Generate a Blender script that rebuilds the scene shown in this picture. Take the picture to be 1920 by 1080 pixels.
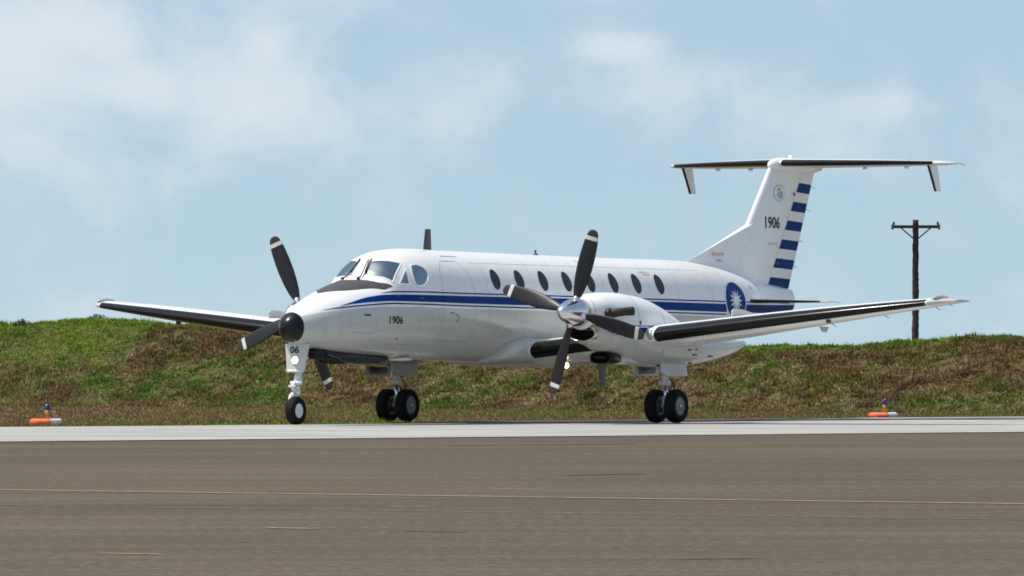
import bpy, bmesh, math, random
import numpy as np
from mathutils import Vector, Matrix, noise

# ------------------------------------------------------------------ camera, sky, sun, exposure
scene = bpy.context.scene
for o in list(bpy.data.objects):
    bpy.data.objects.remove(o, do_unlink=True)
COL = scene.collection
R = math.radians
rnd = random.Random(7)

cam_data = bpy.data.cameras.new('camera')
cam_data.sensor_width = 36.0
cam_data.lens = 112.5 * 150 / 1920 * 36.0          # long telephoto, 150 m from the aircraft
cam_data.clip_start = 1.0
cam_data.clip_end = 20000.0
cam = bpy.data.objects.new('camera', cam_data)
COL.objects.link(cam)
cam.location = (0, -150, 1.1)
cam.rotation_euler = (R(90) + math.atan(127.5 / 16875), 0, 0)
scene.camera = cam

SUN_DIR = Vector((-0.42, -0.05, 0.90)).normalized()   # towards the sun
sun_el = math.asin(SUN_DIR.z)
sun_data = bpy.data.lights.new('sun', 'SUN')
sun_data.energy = 4.2
sun_data.angle = R(0.53)
sun_data.color = (1.0, 0.95, 0.87)
sun = bpy.data.objects.new('sun', sun_data)
COL.objects.link(sun)
sun.location = (-30, -20, 60)
sun.rotation_euler = (-SUN_DIR).to_track_quat('-Z', 'Y').to_euler()

world = bpy.data.worlds.new('World')
scene.world = world
world.use_nodes = True
wt = world.node_tree
for n in list(wt.nodes):
    wt.nodes.remove(n)
def wn(t, **k):
    n = wt.nodes.new(t)
    for a, b in k.items():
        setattr(n, a, b)
    return n
w_out = wn('ShaderNodeOutputWorld')
w_bg = wn('ShaderNodeBackground')
w_bg.inputs['Strength'].default_value = 0.125
sky = wn('ShaderNodeTexSky', sky_type='NISHITA')
sky.sun_disc = False
sky.sun_elevation = sun_el
sky.sun_rotation = math.atan2(SUN_DIR.x, SUN_DIR.y)
sky.air_density = 1.0
sky.dust_density = 1.8
sky.ozone_density = 1.0
tc = wn('ShaderNodeTexCoord')
lift = wn('ShaderNodeVectorMath', operation='MULTIPLY_ADD')   # the horizon band takes the blue of the sky a little higher up
lift.inputs[1].default_value = (1, 1, 0.86)
lift.inputs[2].default_value = (0, 0, 0.14)
wt.links.new(tc.outputs['Generated'], lift.inputs[0])
wt.links.new(lift.outputs[0], sky.inputs['Vector'])
# soft fair-weather cloud veil: noise over the whole sky plus denser banks
cs = wn('ShaderNodeVectorMath', operation='MULTIPLY')
cs.inputs[1].default_value = (1, 1, 1.25)
wt.links.new(tc.outputs['Generated'], cs.inputs[0])
n1 = wn('ShaderNodeTexNoise')
n1.inputs['Scale'].default_value = 52
n1.inputs['Detail'].default_value = 9
n1.inputs['Roughness'].default_value = 0.57
n1.inputs['Distortion'].default_value = 0.35
wt.links.new(cs.outputs[0], n1.inputs['Vector'])
def wmath(op, a, b=None, clamp=False):
    m = wn('ShaderNodeMath', operation=op, use_clamp=clamp)
    for i, v in enumerate((a, b)):
        if v is None:
            continue
        if isinstance(v, (int, float)):
            m.inputs[i].default_value = v
        else:
            wt.links.new(v, m.inputs[i])
    return m.outputs[0]
banks = None
for (u, v, sx, sy, amp) in [
        (60, 60, 130, 90, .26), (205, 55, 50, 42, .24), (30, 150, 60, 50, .12), (235, 165, 85, 32, .15), (420, 175, 170, 75, .15), (610, 215, 130, 60, .15), (330, 270, 220, 80, .09), (490, 80, 45, 40, .12),
        (1140, 88, 75, 26, .28), (1330, 150, 70, 40, .10), (1650, 195, 90, 26, .17), (960, 230, 170, 80, .0), (1480, 210, 120, 60, .07), (1180, 200, 260, 80, .02), (1180, 180, 110, 50, .06),
        (20, 330, 60, 60, .06), (1780, 270, 160, 60, .07), (1450, 60, 260, 50, -.12), (750, 60, 200, 60, -.14), (760, 440, 1100, 70, -.09)]:
    d = Vector(((u - 960) / 16875, 1, (667.5 - v) / 16875))
    s1 = wn('ShaderNodeVectorMath', operation='SUBTRACT')
    wt.links.new(tc.outputs['Generated'], s1.inputs[0])
    s1.inputs[1].default_value = d
    s2 = wn('ShaderNodeVectorMath', operation='MULTIPLY')
    wt.links.new(s1.outputs[0], s2.inputs[0])
    s2.inputs[1].default_value = (16875 / sx, 30, 16875 / sy)
    ln = wn('ShaderNodeVectorMath', operation='DOT_PRODUCT')
    wt.links.new(s2.outputs[0], ln.inputs[0])
    wt.links.new(s2.outputs[0], ln.inputs[1])
    g = wmath('MULTIPLY', wmath('EXPONENT', wmath('MULTIPLY', ln.outputs['Value'], -0.5)), amp)
    banks = g if banks is None else wmath('ADD', banks, g)
cl = wmath('ADD', n1.outputs['Fac'], banks)
mr = wn('ShaderNodeMapRange', interpolation_type='SMOOTHSTEP')
wt.links.new(cl, mr.inputs['Value'])
mr.inputs['From Min'].default_value = 0.40
mr.inputs['From Max'].default_value = 0.88
mr.inputs['To Min'].default_value = 0.0
mr.inputs['To Max'].default_value = 0.55
tint = wn('ShaderNodeMix', data_type='RGBA', blend_type='MULTIPLY')
tint.inputs['Factor'].default_value = 1.0
wt.links.new(sky.outputs[0], tint.inputs['A'])
tint.inputs['B'].default_value = (1.21, 1.205, 1.10, 1)
cm = wn('ShaderNodeMix', data_type='RGBA')
wt.links.new(mr.outputs[0], cm.inputs['Factor'])
wt.links.new(tint.outputs['Result'], cm.inputs['A'])
cm.inputs['B'].default_value = (6.4, 6.55, 6.75, 1)
wt.links.new(cm.outputs['Result'], w_bg.inputs['Color'])
wt.links.new(w_bg.outputs[0], w_out.inputs[0])

scene.view_settings.view_transform = 'Standard'
scene.view_settings.look = 'None'
scene.view_settings.gamma = 1.0
scene.view_settings.exposure = 0.15
scene.render.engine = 'CYCLES'
scene.cycles.filter_width = 1.75

# ------------------------------------------------------------------ helpers
def link(name, me, mat=None, parent=None, smooth=True):
    o = bpy.data.objects.new(name, me)
    COL.objects.link(o)
    if mat is not None and not me.materials:
        me.materials.append(mat)
    if parent is not None:
        o.parent = parent
    if smooth and me.polygons:
        me.polygons.foreach_set('use_smooth', [True] * len(me.polygons))
    return o
def mesh(name, V, F):
    me = bpy.data.meshes.new(name)
    me.from_pydata([tuple(v) for v in V], [], F)
    me.validate()
    me.update()
    bm = bmesh.new()
    bm.from_mesh(me)
    bmesh.ops.recalc_face_normals(bm, faces=bm.faces)
    bm.to_mesh(me)
    bm.free()
    return me
def part(name, VF, mat, parent, smooth=True, angle=None):
    me = mesh(name, *VF)
    o = link(name, me, mat, parent, smooth)
    if angle and smooth:
        sharp(me, angle)
    return o
def sharp(me, ang):
    bm = bmesh.new(); bm.from_mesh(me)
    for e in bm.edges:
        if len(e.link_faces) == 2 and e.calc_face_angle(0) > R(ang):
            e.smooth = False
    bm.to_mesh(me); bm.free()
def join(*vfs):
    V, F = [], []
    for v, f in vfs:
        k = len(V); V += list(v); F += [tuple(i + k for i in q) for q in f]
    return V, F
def mir(vf):                                     # starboard <-> port
    return [(x, -y, z) for x, y, z in vf[0]], [tuple(reversed(f)) for f in vf[1]]
def loft(rings, closed=True, cap0=True, cap1=True):
    n = len(rings[0]); V = [p for r in rings for p in r]; F = []
    for i in range(len(rings) - 1):
        for j in range(n if closed else n - 1):
            a, b = i * n + j, i * n + (j + 1) % n
            F.append((a, b, b + n, a + n))
    if cap0: F.append(tuple(range(n - 1, -1, -1)))
    if cap1: F.append(tuple((len(rings) - 1) * n + k for k in range(n)))
    return V, F
def frame(d):
    d = Vector(d).normalized()
    a = Vector((0, 0, 1)) if abs(d.z) < .9 else Vector((1, 0, 0))
    u = d.cross(a).normalized()
    return u, d.cross(u)
def tube(pts, rad, n=12, caps=True):
    pts = [Vector(p) for p in pts]; rings = []
    rad = rad if isinstance(rad, (list, tuple)) else [rad] * len(pts)
    for i, p in enumerate(pts):
        d = (pts[min(i + 1, len(pts) - 1)] - pts[max(i - 1, 0)])
        if i == 0: u, v = frame(d)
        else:
            dn = d.normalized(); u = (u - dn * u.dot(dn)).normalized(); v = dn.cross(u)
        rings.append([tuple(p + u * rad[i] * math.cos(2 * math.pi * k / n) + v * rad[i] * math.sin(2 * math.pi * k / n)) for k in range(n)])
    return loft(rings, True, caps, caps)
def lathe(prof, axis, origin, n=28, cap0=False, cap1=False):
    """prof: (distance along axis, radius)"""
    ax = Vector(axis).normalized(); u, v = frame(ax); o = Vector(origin); rings = []
    for t, r in prof:
        rings.append([tuple(o + ax * t + u * r * math.cos(2 * math.pi * k / n) + v * r * math.sin(2 * math.pi * k / n)) for k in range(n)])
    return loft(rings, True, cap0, cap1)
def box(x0, x1, y0, y1, z0, z1, bev=0.0):
    bm = bmesh.new()
    bmesh.ops.create_cube(bm, size=1)
    for v in bm.verts:
        v.co = ((x0 + x1) / 2 + v.co.x * (x1 - x0), (y0 + y1) / 2 + v.co.y * (y1 - y0), (z0 + z1) / 2 + v.co.z * (z1 - z0))
    if bev: bmesh.ops.bevel(bm, geom=bm.edges, offset=bev, segments=2, affect='EDGES')
    bm.verts.index_update()
    V = [tuple(v.co) for v in bm.verts]; F = [tuple(v.index for v in f.verts) for f in bm.faces]
    bm.free()
    return V, F
def slab(poly, th, nrm):
    """thick plate from a 3D polygon"""
    n = Vector(nrm).normalized() * th / 2
    V = [tuple(Vector(p) + n) for p in poly] + [tuple(Vector(p) - n) for p in poly]; k = len(poly)
    F = [tuple(range(k)), tuple(range(2 * k - 1, k - 1, -1))] + [(i, i + k, (i + 1) % k + k, (i + 1) % k) for i in range(k)]
    return V, F
def ellipsoid(c, r, n=20, m=12):
    rings = [[(c[0] + r[0] * math.sin(math.pi * i / m) * math.cos(2 * math.pi * k / n), c[1] + r[1] * math.sin(math.pi * i / m) * math.sin(2 * math.pi * k / n),
               c[2] + r[2] * math.cos(math.pi * i / m)) for k in range(n)] for i in [.08] + list(range(1, m)) + [m - .08]]
    return loft(rings)
def empty(name, loc=(0, 0, 0), rot=(0, 0, 0), parent=None):
    o = bpy.data.objects.new(name, None); COL.objects.link(o)
    o.location = loc; o.rotation_euler = rot; o.empty_display_size = .3
    if parent: o.parent = parent
    return o
def tag(o, label=None, cat=None, group=None, kind=None):
    for k, v in (('label', label), ('category', cat), ('group', group), ('kind', kind)):
        if v: o[k] = v
    return o
def text_vf(body, bold=0.0):
    cu = bpy.data.curves.new('lettering', 'FONT'); cu.body = body; cu.offset = bold; cu.resolution_u = 3
    cu.align_x = 'LEFT'
    o = bpy.data.objects.new('lettering', cu); COL.objects.link(o)
    bpy.context.view_layer.update()
    me = o.evaluated_get(bpy.context.evaluated_depsgraph_get()).to_mesh()
    V = [tuple(v.co) for v in me.vertices]; F = [tuple(p.vertices) for p in me.polygons]
    bpy.data.objects.remove(o); bpy.data.curves.remove(cu)
    x0 = min(v[0] for v in V); x1 = max(v[0] for v in V); y0 = min(v[1] for v in V); y1 = max(v[1] for v in V)
    return [((v[0] - x0) / (x1 - x0), (v[1] - y0) / (y1 - y0)) for v in V], F

# ------------------------------------------------------------------ materials
def new_mat(name):
    m = bpy.data.materials.new(name); m.use_nodes = True
    return m, m.node_tree, m.node_tree.nodes['Principled BSDF']
def nd(t, ty, **k):
    n = t.nodes.new(ty)
    for a, b in k.items(): setattr(n, a, b)
    return n
def noise_node(t, scale, detail=4, rough=.6, coord='Object', stretch=None):
    c = nd(t, 'ShaderNodeTexCoord'); v = c.outputs[coord]
    if stretch:
        m = nd(t, 'ShaderNodeMapping'); m.inputs['Scale'].default_value = stretch
        t.links.new(v, m.inputs[0]); v = m.outputs[0]
    n = nd(t, 'ShaderNodeTexNoise'); n.inputs['Scale'].default_value = scale; n.inputs['Detail'].default_value = detail; n.inputs['Roughness'].default_value = rough
    t.links.new(v, n.inputs['Vector'])
    return n.outputs['Fac']
def ramp(t, fac, stops):
    r = nd(t, 'ShaderNodeValToRGB'); e = r.color_ramp.elements
    while len(e) < len(stops): e.new(.5)
    for i, (p, c) in enumerate(stops):
        e[i].position = p; e[i].color = (*c, 1) if len(c) == 3 else c
    t.links.new(fac, r.inputs[0])
    return r.outputs[0]
def mixc(t, fac, a, b, blend='MIX'):
    m = nd(t, 'ShaderNodeMix', data_type='RGBA', blend_type=blend)
    for s, v in (('Factor', fac), ('A', a), ('B', b)):
        if isinstance(v, (int, float)): m.inputs[s].default_value = v
        elif isinstance(v, tuple): m.inputs[s].default_value = (*v, 1)
        else: t.links.new(v, m.inputs[s])
    return m.outputs['Result']
def bump(t, b, fac, strength, dist):
    n = nd(t, 'ShaderNodeBump'); n.inputs['Strength'].default_value = strength; n.inputs['Distance'].default_value = dist
    t.links.new(fac, n.inputs['Height']); t.links.new(n.outputs[0], b.inputs['Normal'])
def simple(name, col, rough=.5, metal=0.0, vary=.12, scale=6, coat=0.0, spec=.5, bmp=0):
    m, t, b = new_mat(name)
    f = noise_node(t, scale, 5)
    k = [max(0, c * (1 - vary)) for c in col]; l = [min(1, c * (1 + vary)) for c in col]
    t.links.new(ramp(t, f, [(.3, tuple(k)), (.7, tuple(l))]), b.inputs['Base Color'])
    b.inputs['Roughness'].default_value = rough; b.inputs['Metallic'].default_value = metal
    b.inputs['Coat Weight'].default_value = coat; b.inputs['Coat Roughness'].default_value = .08
    b.inputs['Specular IOR Level'].default_value = spec
    if bmp: bump(t, b, noise_node(t, scale * 6, 3), bmp, .01)
    return m
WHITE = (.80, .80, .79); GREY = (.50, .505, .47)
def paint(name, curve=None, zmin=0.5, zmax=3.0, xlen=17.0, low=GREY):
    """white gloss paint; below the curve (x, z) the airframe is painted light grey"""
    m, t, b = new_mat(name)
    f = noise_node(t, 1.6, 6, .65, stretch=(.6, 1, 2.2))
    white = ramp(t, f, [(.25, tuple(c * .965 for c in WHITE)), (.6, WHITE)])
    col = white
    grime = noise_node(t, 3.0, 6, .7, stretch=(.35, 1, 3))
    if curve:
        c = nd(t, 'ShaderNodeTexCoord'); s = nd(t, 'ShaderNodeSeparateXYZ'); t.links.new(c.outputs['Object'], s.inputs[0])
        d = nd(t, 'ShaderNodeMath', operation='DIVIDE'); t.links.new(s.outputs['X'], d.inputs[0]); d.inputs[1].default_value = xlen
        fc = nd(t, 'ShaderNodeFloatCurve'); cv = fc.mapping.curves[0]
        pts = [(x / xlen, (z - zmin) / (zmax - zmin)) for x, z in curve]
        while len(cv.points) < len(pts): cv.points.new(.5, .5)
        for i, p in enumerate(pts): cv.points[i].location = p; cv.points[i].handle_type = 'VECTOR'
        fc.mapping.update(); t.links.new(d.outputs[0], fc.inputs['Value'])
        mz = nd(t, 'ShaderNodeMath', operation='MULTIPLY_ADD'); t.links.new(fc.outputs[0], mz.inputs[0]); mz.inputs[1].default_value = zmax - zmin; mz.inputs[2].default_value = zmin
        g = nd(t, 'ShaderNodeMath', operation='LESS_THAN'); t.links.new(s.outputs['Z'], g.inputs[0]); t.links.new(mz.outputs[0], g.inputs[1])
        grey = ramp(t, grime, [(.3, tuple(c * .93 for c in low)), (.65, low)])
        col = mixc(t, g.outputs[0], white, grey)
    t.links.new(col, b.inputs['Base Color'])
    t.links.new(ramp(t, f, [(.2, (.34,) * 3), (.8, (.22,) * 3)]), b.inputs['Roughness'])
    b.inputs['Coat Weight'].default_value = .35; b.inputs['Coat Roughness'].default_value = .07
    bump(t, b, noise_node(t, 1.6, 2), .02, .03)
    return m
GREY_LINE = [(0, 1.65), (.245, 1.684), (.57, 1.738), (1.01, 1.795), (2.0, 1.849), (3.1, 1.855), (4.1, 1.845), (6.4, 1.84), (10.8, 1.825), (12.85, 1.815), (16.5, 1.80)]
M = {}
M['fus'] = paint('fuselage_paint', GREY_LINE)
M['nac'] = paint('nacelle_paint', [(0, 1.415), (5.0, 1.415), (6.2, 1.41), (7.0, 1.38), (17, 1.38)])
M['white'] = paint('white_paint')
M['wing'] = paint('wing_paint')
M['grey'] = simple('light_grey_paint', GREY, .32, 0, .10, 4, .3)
M['blue'] = simple('blue_paint', (.0006, .034, .190), .4, 0, .10, 3, .0, .06)
M['navy'] = simple('navy_paint', (.001, .032, .160), .45, 0, .12, 3, .0, .06)
M['black'] = simple('black_lettering_paint', (.012, .012, .014), .45, 0, .1)
M['boot'] = simple('black_rubber_and_door_shade', (.004, .004, .004), .19, 0, .3, 9, 0, .25)
M['radome'] = simple('black_radome_coating', (.006, .007, .009), .26, 0, .2, 5, 0, .3)
M['antiglare'] = simple('grey_antiglare_paint', (.050, .049, .053), .6, 0, .15)
M['tyre'] = simple('tyre_rubber', (.008, .008, .008), .8, 0, .3, 20, 0, .2)
M['rim'] = simple('wheel_grey_metal', (.17, .17, .165), .45, .3, .3, 14)
M['chrome'] = simple('polished_spinner_metal', (.78, .78, .79), .15, 1.0, .06)
M['lip'] = simple('heat_stained_inlet_metal', (.62, .50, .40), .22, 1.0, .25, 9)
M['exhaust'] = simple('burnt_exhaust_steel', (.045, .035, .03), .5, .6, .4, 9)
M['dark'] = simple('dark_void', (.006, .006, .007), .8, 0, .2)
M['strut'] = simple('white_gear_paint', (.66, .67, .67), .35, .0, .15, 12)
M['steel'] = simple('oleo_steel', (.70, .70, .72), .2, 1.0, .1)
M['hose'] = simple('rubber_hose', (.02, .02, .02), .6)
M['line'] = simple('panel_seam', (.36, .36, .35), .6)
M['metal_dark'] = simple('dark_fitting_metal', (.10, .10, .105), .45, .5, .2)
M['red'] = simple('red_print', (.62, .10, .10), .5)
M['interior'] = simple('cockpit_trim', (.05, .06, .075), .8)
M['seat'] = simple('seat_fabric', (.05, .05, .06), .9)
M['grey_lens'] = simple('frosted_tip_lens', (.32, .35, .35), .25, 0, .1, 5, .3)
M['cabin_glass'] = simple('tinted_cabin_glass', (.010, .010, .013), .1, 0, .2, 5, 0, .35)
def glass(name, tint, refl, refl_min=.30):
    m, t, b = new_mat(name)
    out = t.nodes['Material Output']
    tr = nd(t, 'ShaderNodeBsdfTransparent'); tr.inputs[0].default_value = (*tint, 1)
    gl = nd(t, 'ShaderNodeBsdfGlossy'); gl.inputs['Roughness'].default_value = .04; gl.inputs['Color'].default_value = (.74, .90, 1, 1)
    fr = nd(t, 'ShaderNodeFresnel'); fr.inputs['IOR'].default_value = refl
    mx = nd(t, 'ShaderNodeMixShader')
    mr_ = nd(t, 'ShaderNodeMapRange'); mr_.inputs['To Min'].default_value = refl_min; t.links.new(fr.outputs[0], mr_.inputs['Value'])
    t.links.new(mr_.outputs[0], mx.inputs[0]); t.links.new(tr.outputs[0], mx.inputs[1]); t.links.new(gl.outputs[0], mx.inputs[2])
    t.links.new(mx.outputs[0], out.inputs['Surface']); t.nodes.remove(b)
    return m
M['glass'] = glass('windshield_glass', (.70, .84, .92), 1.6, .38)
def emit(name, col, s):
    m, t, b = new_mat(name)
    b.inputs['Base Color'].default_value = (*col, 1); b.inputs['Emission Color'].default_value = (*col, 1); b.inputs['Emission Strength'].default_value = s
    b.inputs['Roughness'].default_value = .2
    return m
M['lamp'] = emit('lit_landing_lamp', (1.0, .74, .46), 5.0)
M['beacon'] = emit('beacon_glass', (1.0, .72, .60), .5)
M['redlamp'] = emit('lit_red_navigation_lamp', (1.0, .10, .10), 1.2)
# propeller blade: dark grey with a white band and a grey tip (distance along the blade = object z)
def blade_mat():
    m, t, b = new_mat('propeller_blade_paint')
    c = nd(t, 'ShaderNodeTexCoord'); s = nd(t, 'ShaderNodeSeparateXYZ'); t.links.new(c.outputs['Object'], s.inputs[0])
    d = nd(t, 'ShaderNodeMath', operation='DIVIDE'); t.links.new(s.outputs['Z'], d.inputs[0]); d.inputs[1].default_value = 1.4
    r = nd(t, 'ShaderNodeValToRGB'); r.color_ramp.interpolation = 'CONSTANT'; e = r.color_ramp.elements
    e[0].position = 0; e[0].color = (.018, .018, .021, 1); e[1].position = .862; e[1].color = (.62, .62, .62, 1)
    k = e.new(.908); k.color = (.04, .04, .045, 1)
    t.links.new(d.outputs[0], r.inputs[0])
    w = ramp(t, noise_node(t, 7, 5, .7), [(.3, (.75, .75, .75)), (.7, (1.15, 1.1, 1.05))])
    t.links.new(mixc(t, 1.0, r.outputs[0], w, 'MULTIPLY'), b.inputs['Base Color'])
    b.inputs['Roughness'].default_value = .38; b.inputs['Specular IOR Level'].default_value = .3
    return m
M['blade'] = blade_mat()

# ------------------------------------------------------------------ fuselage surface
def pchip(xs, ys):
    n=len(xs); h=[xs[i+1]-xs[i] for i in range(n-1)]; d=[(ys[i+1]-ys[i])/h[i] for i in range(n-1)]
    m=[0.0]*n; m[0]=d[0]; m[-1]=d[-1]
    for i in range(1,n-1):
        if d[i-1]*d[i]<=0: m[i]=0
        else:
            w1=2*h[i]+h[i-1]; w2=h[i]+2*h[i-1]; m[i]=(w1+w2)/(w1/d[i-1]+w2/d[i])
    def f(x):
        if x<=xs[0]: return ys[0]
        if x>=xs[-1]: return ys[-1]
        lo,hi=0,n-1
        while hi-lo>1:
            mid=(lo+hi)//2
            if xs[mid]<=x: lo=mid
            else: hi=mid
        t=(x-xs[lo])/h[lo]; t2=t*t; t3=t2*t
        return (2*t3-3*t2+1)*ys[lo]+(t3-2*t2+t)*h[lo]*m[lo]+(-2*t3+3*t2)*ys[lo+1]+(t3-t2)*h[lo]*m[lo+1]
    return f
# x, zbot, ztop, zc, a, n_upper
FUS=[(0.00,1.495,1.505,1.50,0.005,2.0),(0.02,1.42,1.58,1.50,0.08,2.0),(0.07,1.355,1.645,1.50,0.145,2.0),(0.14,1.295,1.705,1.50,0.205,2.0),(0.22,1.255,1.745,1.50,0.245,2.0),
(0.45,1.19,1.85,1.515,0.34,2.05),(0.80,1.135,1.99,1.54,0.44,2.1),(1.20,1.10,2.11,1.58,0.53,2.15),(1.60,1.08,2.215,1.62,0.605,2.2),(1.95,1.065,2.29,1.67,0.655,2.3),
(2.12,1.06,2.335,1.69,0.675,2.35),(2.25,1.055,2.47,1.71,0.69,2.4),(2.42,1.05,2.625,1.73,0.70,2.4),(2.60,1.045,2.705,1.75,0.715,2.4),(3.0,1.03,2.785,1.79,0.735,2.4),(3.65,1.01,2.82,1.83,0.75,2.35),(4.3,1.0,2.81,1.85,0.755,2.3),(6.0,.98,2.795,1.85,0.76,2.3),
(10.5,.98,2.775,1.85,0.76,2.3),(11.4,1.05,2.775,1.86,.755,2.3),(12.4,1.20,2.765,1.90,.715,2.25),(13.3,1.37,2.70,1.95,.63,2.2),(14.3,1.57,2.575,2.0,.49,2.1),(15.2,1.75,2.46,2.06,.33,2.1),(15.9,1.87,2.38,2.1,.20,2.1),(16.32,1.93,2.34,2.12,.12,2.1)]
_c=list(zip(*FUS)); fzb,fzt,fzc,fa,fn=[pchip(_c[0],c) for c in _c[1:]]
def sect(x): return fzb(x),fzt(x),fzc(x),fa(x),fn(x)
NLOW=2.2
def fpt(x,ph,off=0.0):
    """ph: 0 = starboard side, pi/2 = top, pi = port side, 3pi/2 = belly"""
    zb,zt,zc,a,n=sect(x); c,s=math.cos(ph),math.sin(ph)
    nn=n if s>=0 else NLOW; b=(zt-zc) if s>=0 else (zc-zb)
    y=a*math.copysign(abs(c)**(2/nn),c); z=zc+b*math.copysign(abs(s)**(2/nn),s)
    if off:
        e=.01; p1=fpt(x,ph+e); p0=fpt(x,ph-e); q1=fpt(x+e,ph); q0=fpt(x-e,ph)
        u=[p1[i]-p0[i] for i in range(3)]; v=[q1[i]-q0[i] for i in range(3)]
        N=(u[1]*v[2]-u[2]*v[1],u[2]*v[0]-u[0]*v[2],u[0]*v[1]-u[1]*v[0]); L=math.sqrt(sum(k*k for k in N)) or 1
        if N[1]*c+N[2]*s<0: L=-L
        return (x+off*N[0]/L,y+off*N[1]/L,z+off*N[2]/L)
    return (x,y,z)
def phz(x,z,side=-1):
    """ring parameter of height z on the port (-1) or starboard (+1) side"""
    zb,zt,zc,a,n=sect(x)
    if z>=zc: s=min(1,(z-zc)/(zt-zc))**(n/2)
    else: s=-min(1,(zc-z)/(zc-zb))**(NLOW/2)
    ph=math.asin(max(-1,min(1,s)))
    return ph if side>0 else math.pi-ph

# ------------------------------------------------------------------ ground, apron, taxiway
def P2(u, v, h=0.0):
    """ground point seen at a measured direction of the survey photo (used once to lay the plan out)"""
    d = 16875 * (1.1 - h) / (v - 667.5)
    return ((u - 960) * d / 16875, d - 150)
def sheet(name, pts, z, mat, sub=None):
    me = mesh(name, [(x, y, z) for x, y in pts], [tuple(range(len(pts)))])
    o = link(name, me, mat, None, False)
    return tag(o, kind='structure')
def ground_mat(name, stops, scale, extra=None, rough=.9, stretch=None, b=.3, bs=8, spec=.2):
    m, t, bs_ = new_mat(name)
    f = noise_node(t, scale, 8, .62, stretch=stretch)
    c = ramp(t, f, stops)
    if extra:
        f2 = noise_node(t, extra[0], 6, .6, stretch=extra[2] if len(extra) > 2 else None)
        c = mixc(t, 1.0, c, ramp(t, f2, extra[1]), 'MULTIPLY')
    t.links.new(c, bs_.inputs['Base Color']); bs_.inputs['Roughness'].default_value = rough; bs_.inputs['Specular IOR Level'].default_value = spec
    if b: bump(t, bs_, noise_node(t, bs, 4), b, .02)
    return m, t, bs_
M['soil'] = ground_mat('dry_grass_soil', [(.3, (.09, .08, .032)), (.5, (.15, .11, .055)), (.7, (.10, .105, .035))], .22, (6, [(.3, (.7, .7, .7)), (.7, (1.25, 1.2, 1.15))]))[0]
def asphalt_mat():
    m, t, b = new_mat('worn_apron_asphalt')
    big = noise_node(t, .09, 6, .6); mid = noise_node(t, .5, 7, .7, stretch=(.22, 1.3, 1)); fine = noise_node(t, 1.0, 4, .8, stretch=(14, 4, 1))
    c = ramp(t, big, [(.35, (.078, .0605, .041)), (.65, (.100, .0785, .054))])
    c = mixc(t, 1.0, c, ramp(t, mid, [(.34, (.80, .80, .80)), (.5, (1, 1, 1)), (.66, (1.16, 1.15, 1.14))]), 'MULTIPLY')
    c = mixc(t, 1.0, c, ramp(t, fine, [(.3, (.62, .62, .62)), (.7, (1.38, 1.38, 1.38))]), 'MULTIPLY')
    # old tyre and sweeping streaks
    st = noise_node(t, .8, 5, .6, stretch=(.045, 1.4, 1))
    c = mixc(t, 1.0, c, ramp(t, st, [(.36, (.87, .87, .87)), (.46, (1, 1, 1)), (.62, (1.0, 1.0, 1.0)), (.72, (1.12, 1.12, 1.12))]), 'MULTIPLY')
    t.links.new(c, b.inputs['Base Color']); b.inputs['Roughness'].default_value = .92; b.inputs['Specular IOR Level'].default_value = .15
    bump(t, b, fine, .25, .01)
    return m
M['asphalt'] = asphalt_mat()
M['concrete'] = ground_mat('pale_concrete', [(.35, (.28, .275, .258)), (.65, (.385, .38, .36))], .3, (.6, [(.35, (.84, .84, .83)), (.65, (1.08, 1.08, 1.08))], (.3, 1.5, 1)), .85, None, .15, 12)[0]
M['shoulder'] = ground_mat('dark_shoulder_asphalt', [(.3, (.035, .034, .034)), (.7, (.075, .07, .066))], .5, (9, [(.3, (.8, .8, .8)), (.7, (1.2, 1.2, 1.2))]), .9)[0]
def worn_paint(name, col, under, cover):
    m, t, b = new_mat(name)
    f = noise_node(t, 9, 6, .7)
    t.links.new(mixc(t, ramp(t, f, [(cover - .1, (1, 1, 1)), (cover + .1, (0, 0, 0))]), under, col), b.inputs['Base Color'])
    b.inputs['Roughness'].default_value = .8
    return m
M['yellow_line'] = worn_paint('faded_yellow_paint', (.42, .28, .115), (.13, .10, .07), .55)
M['white_line'] = worn_paint('faded_white_paint', (.26, .24, .20), (.10, .085, .065), .44)
M['joint_pale'] = worn_paint('pale_joint', (.26, .25, .23), (.33, .325, .305), .5)
M['tyre_mark'] = worn_paint('tyre_rubber_smear', (.074, .059, .042), (.086, .069, .048), .5)
M['tar'] = simple('crack_sealant', (.03, .027, .025), .6)
sheet('ground', [(-6000, -400), (6000, -400), (6000, 12000), (-6000, 12000)], -.045, M['soil'])
# taxiway runs diagonally away to the right; near edge A, far edge B
ax_, ay_ = P2(0, 826); bx_, by_ = P2(1920, 808)
td = Vector((bx_ - ax_, by_ - ay_, 0)).normalized(); tn = Vector((-td.y, td.x, 0))
Apt = Vector((ax_, ay_, 0)); fx, fy_ = P2(500, 795.2); WID = (Vector((fx, fy_, 0)) - Apt).dot(tn)
def tpos(l, w): q = Apt + td * l + tn * w; return (q.x, q.y)
sheet('apron', [tpos(-400, 0.0), tpos(400, 0.0), (480, -330), (-480, -330)], -.022, M['asphalt'])
sheet('taxiway', [tpos(-400, 0.0), tpos(400, 0.0), tpos(400, WID), tpos(-400, WID)], -.012, M['concrete'])
sheet('taxiway_shoulder', [tpos(25, WID), tpos(400, WID - .0), tpos(400, WID + 4.2), tpos(33, WID + 4.2), tpos(28, WID + 2.6)], -.010, M['shoulder'])
sheet('shoulder_strip', [tpos(37, WID + 1.6), tpos(400, WID + 1.2), tpos(400, WID + 3.4), tpos(41, WID + 3.4)], -.006, M['concrete'])
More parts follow.
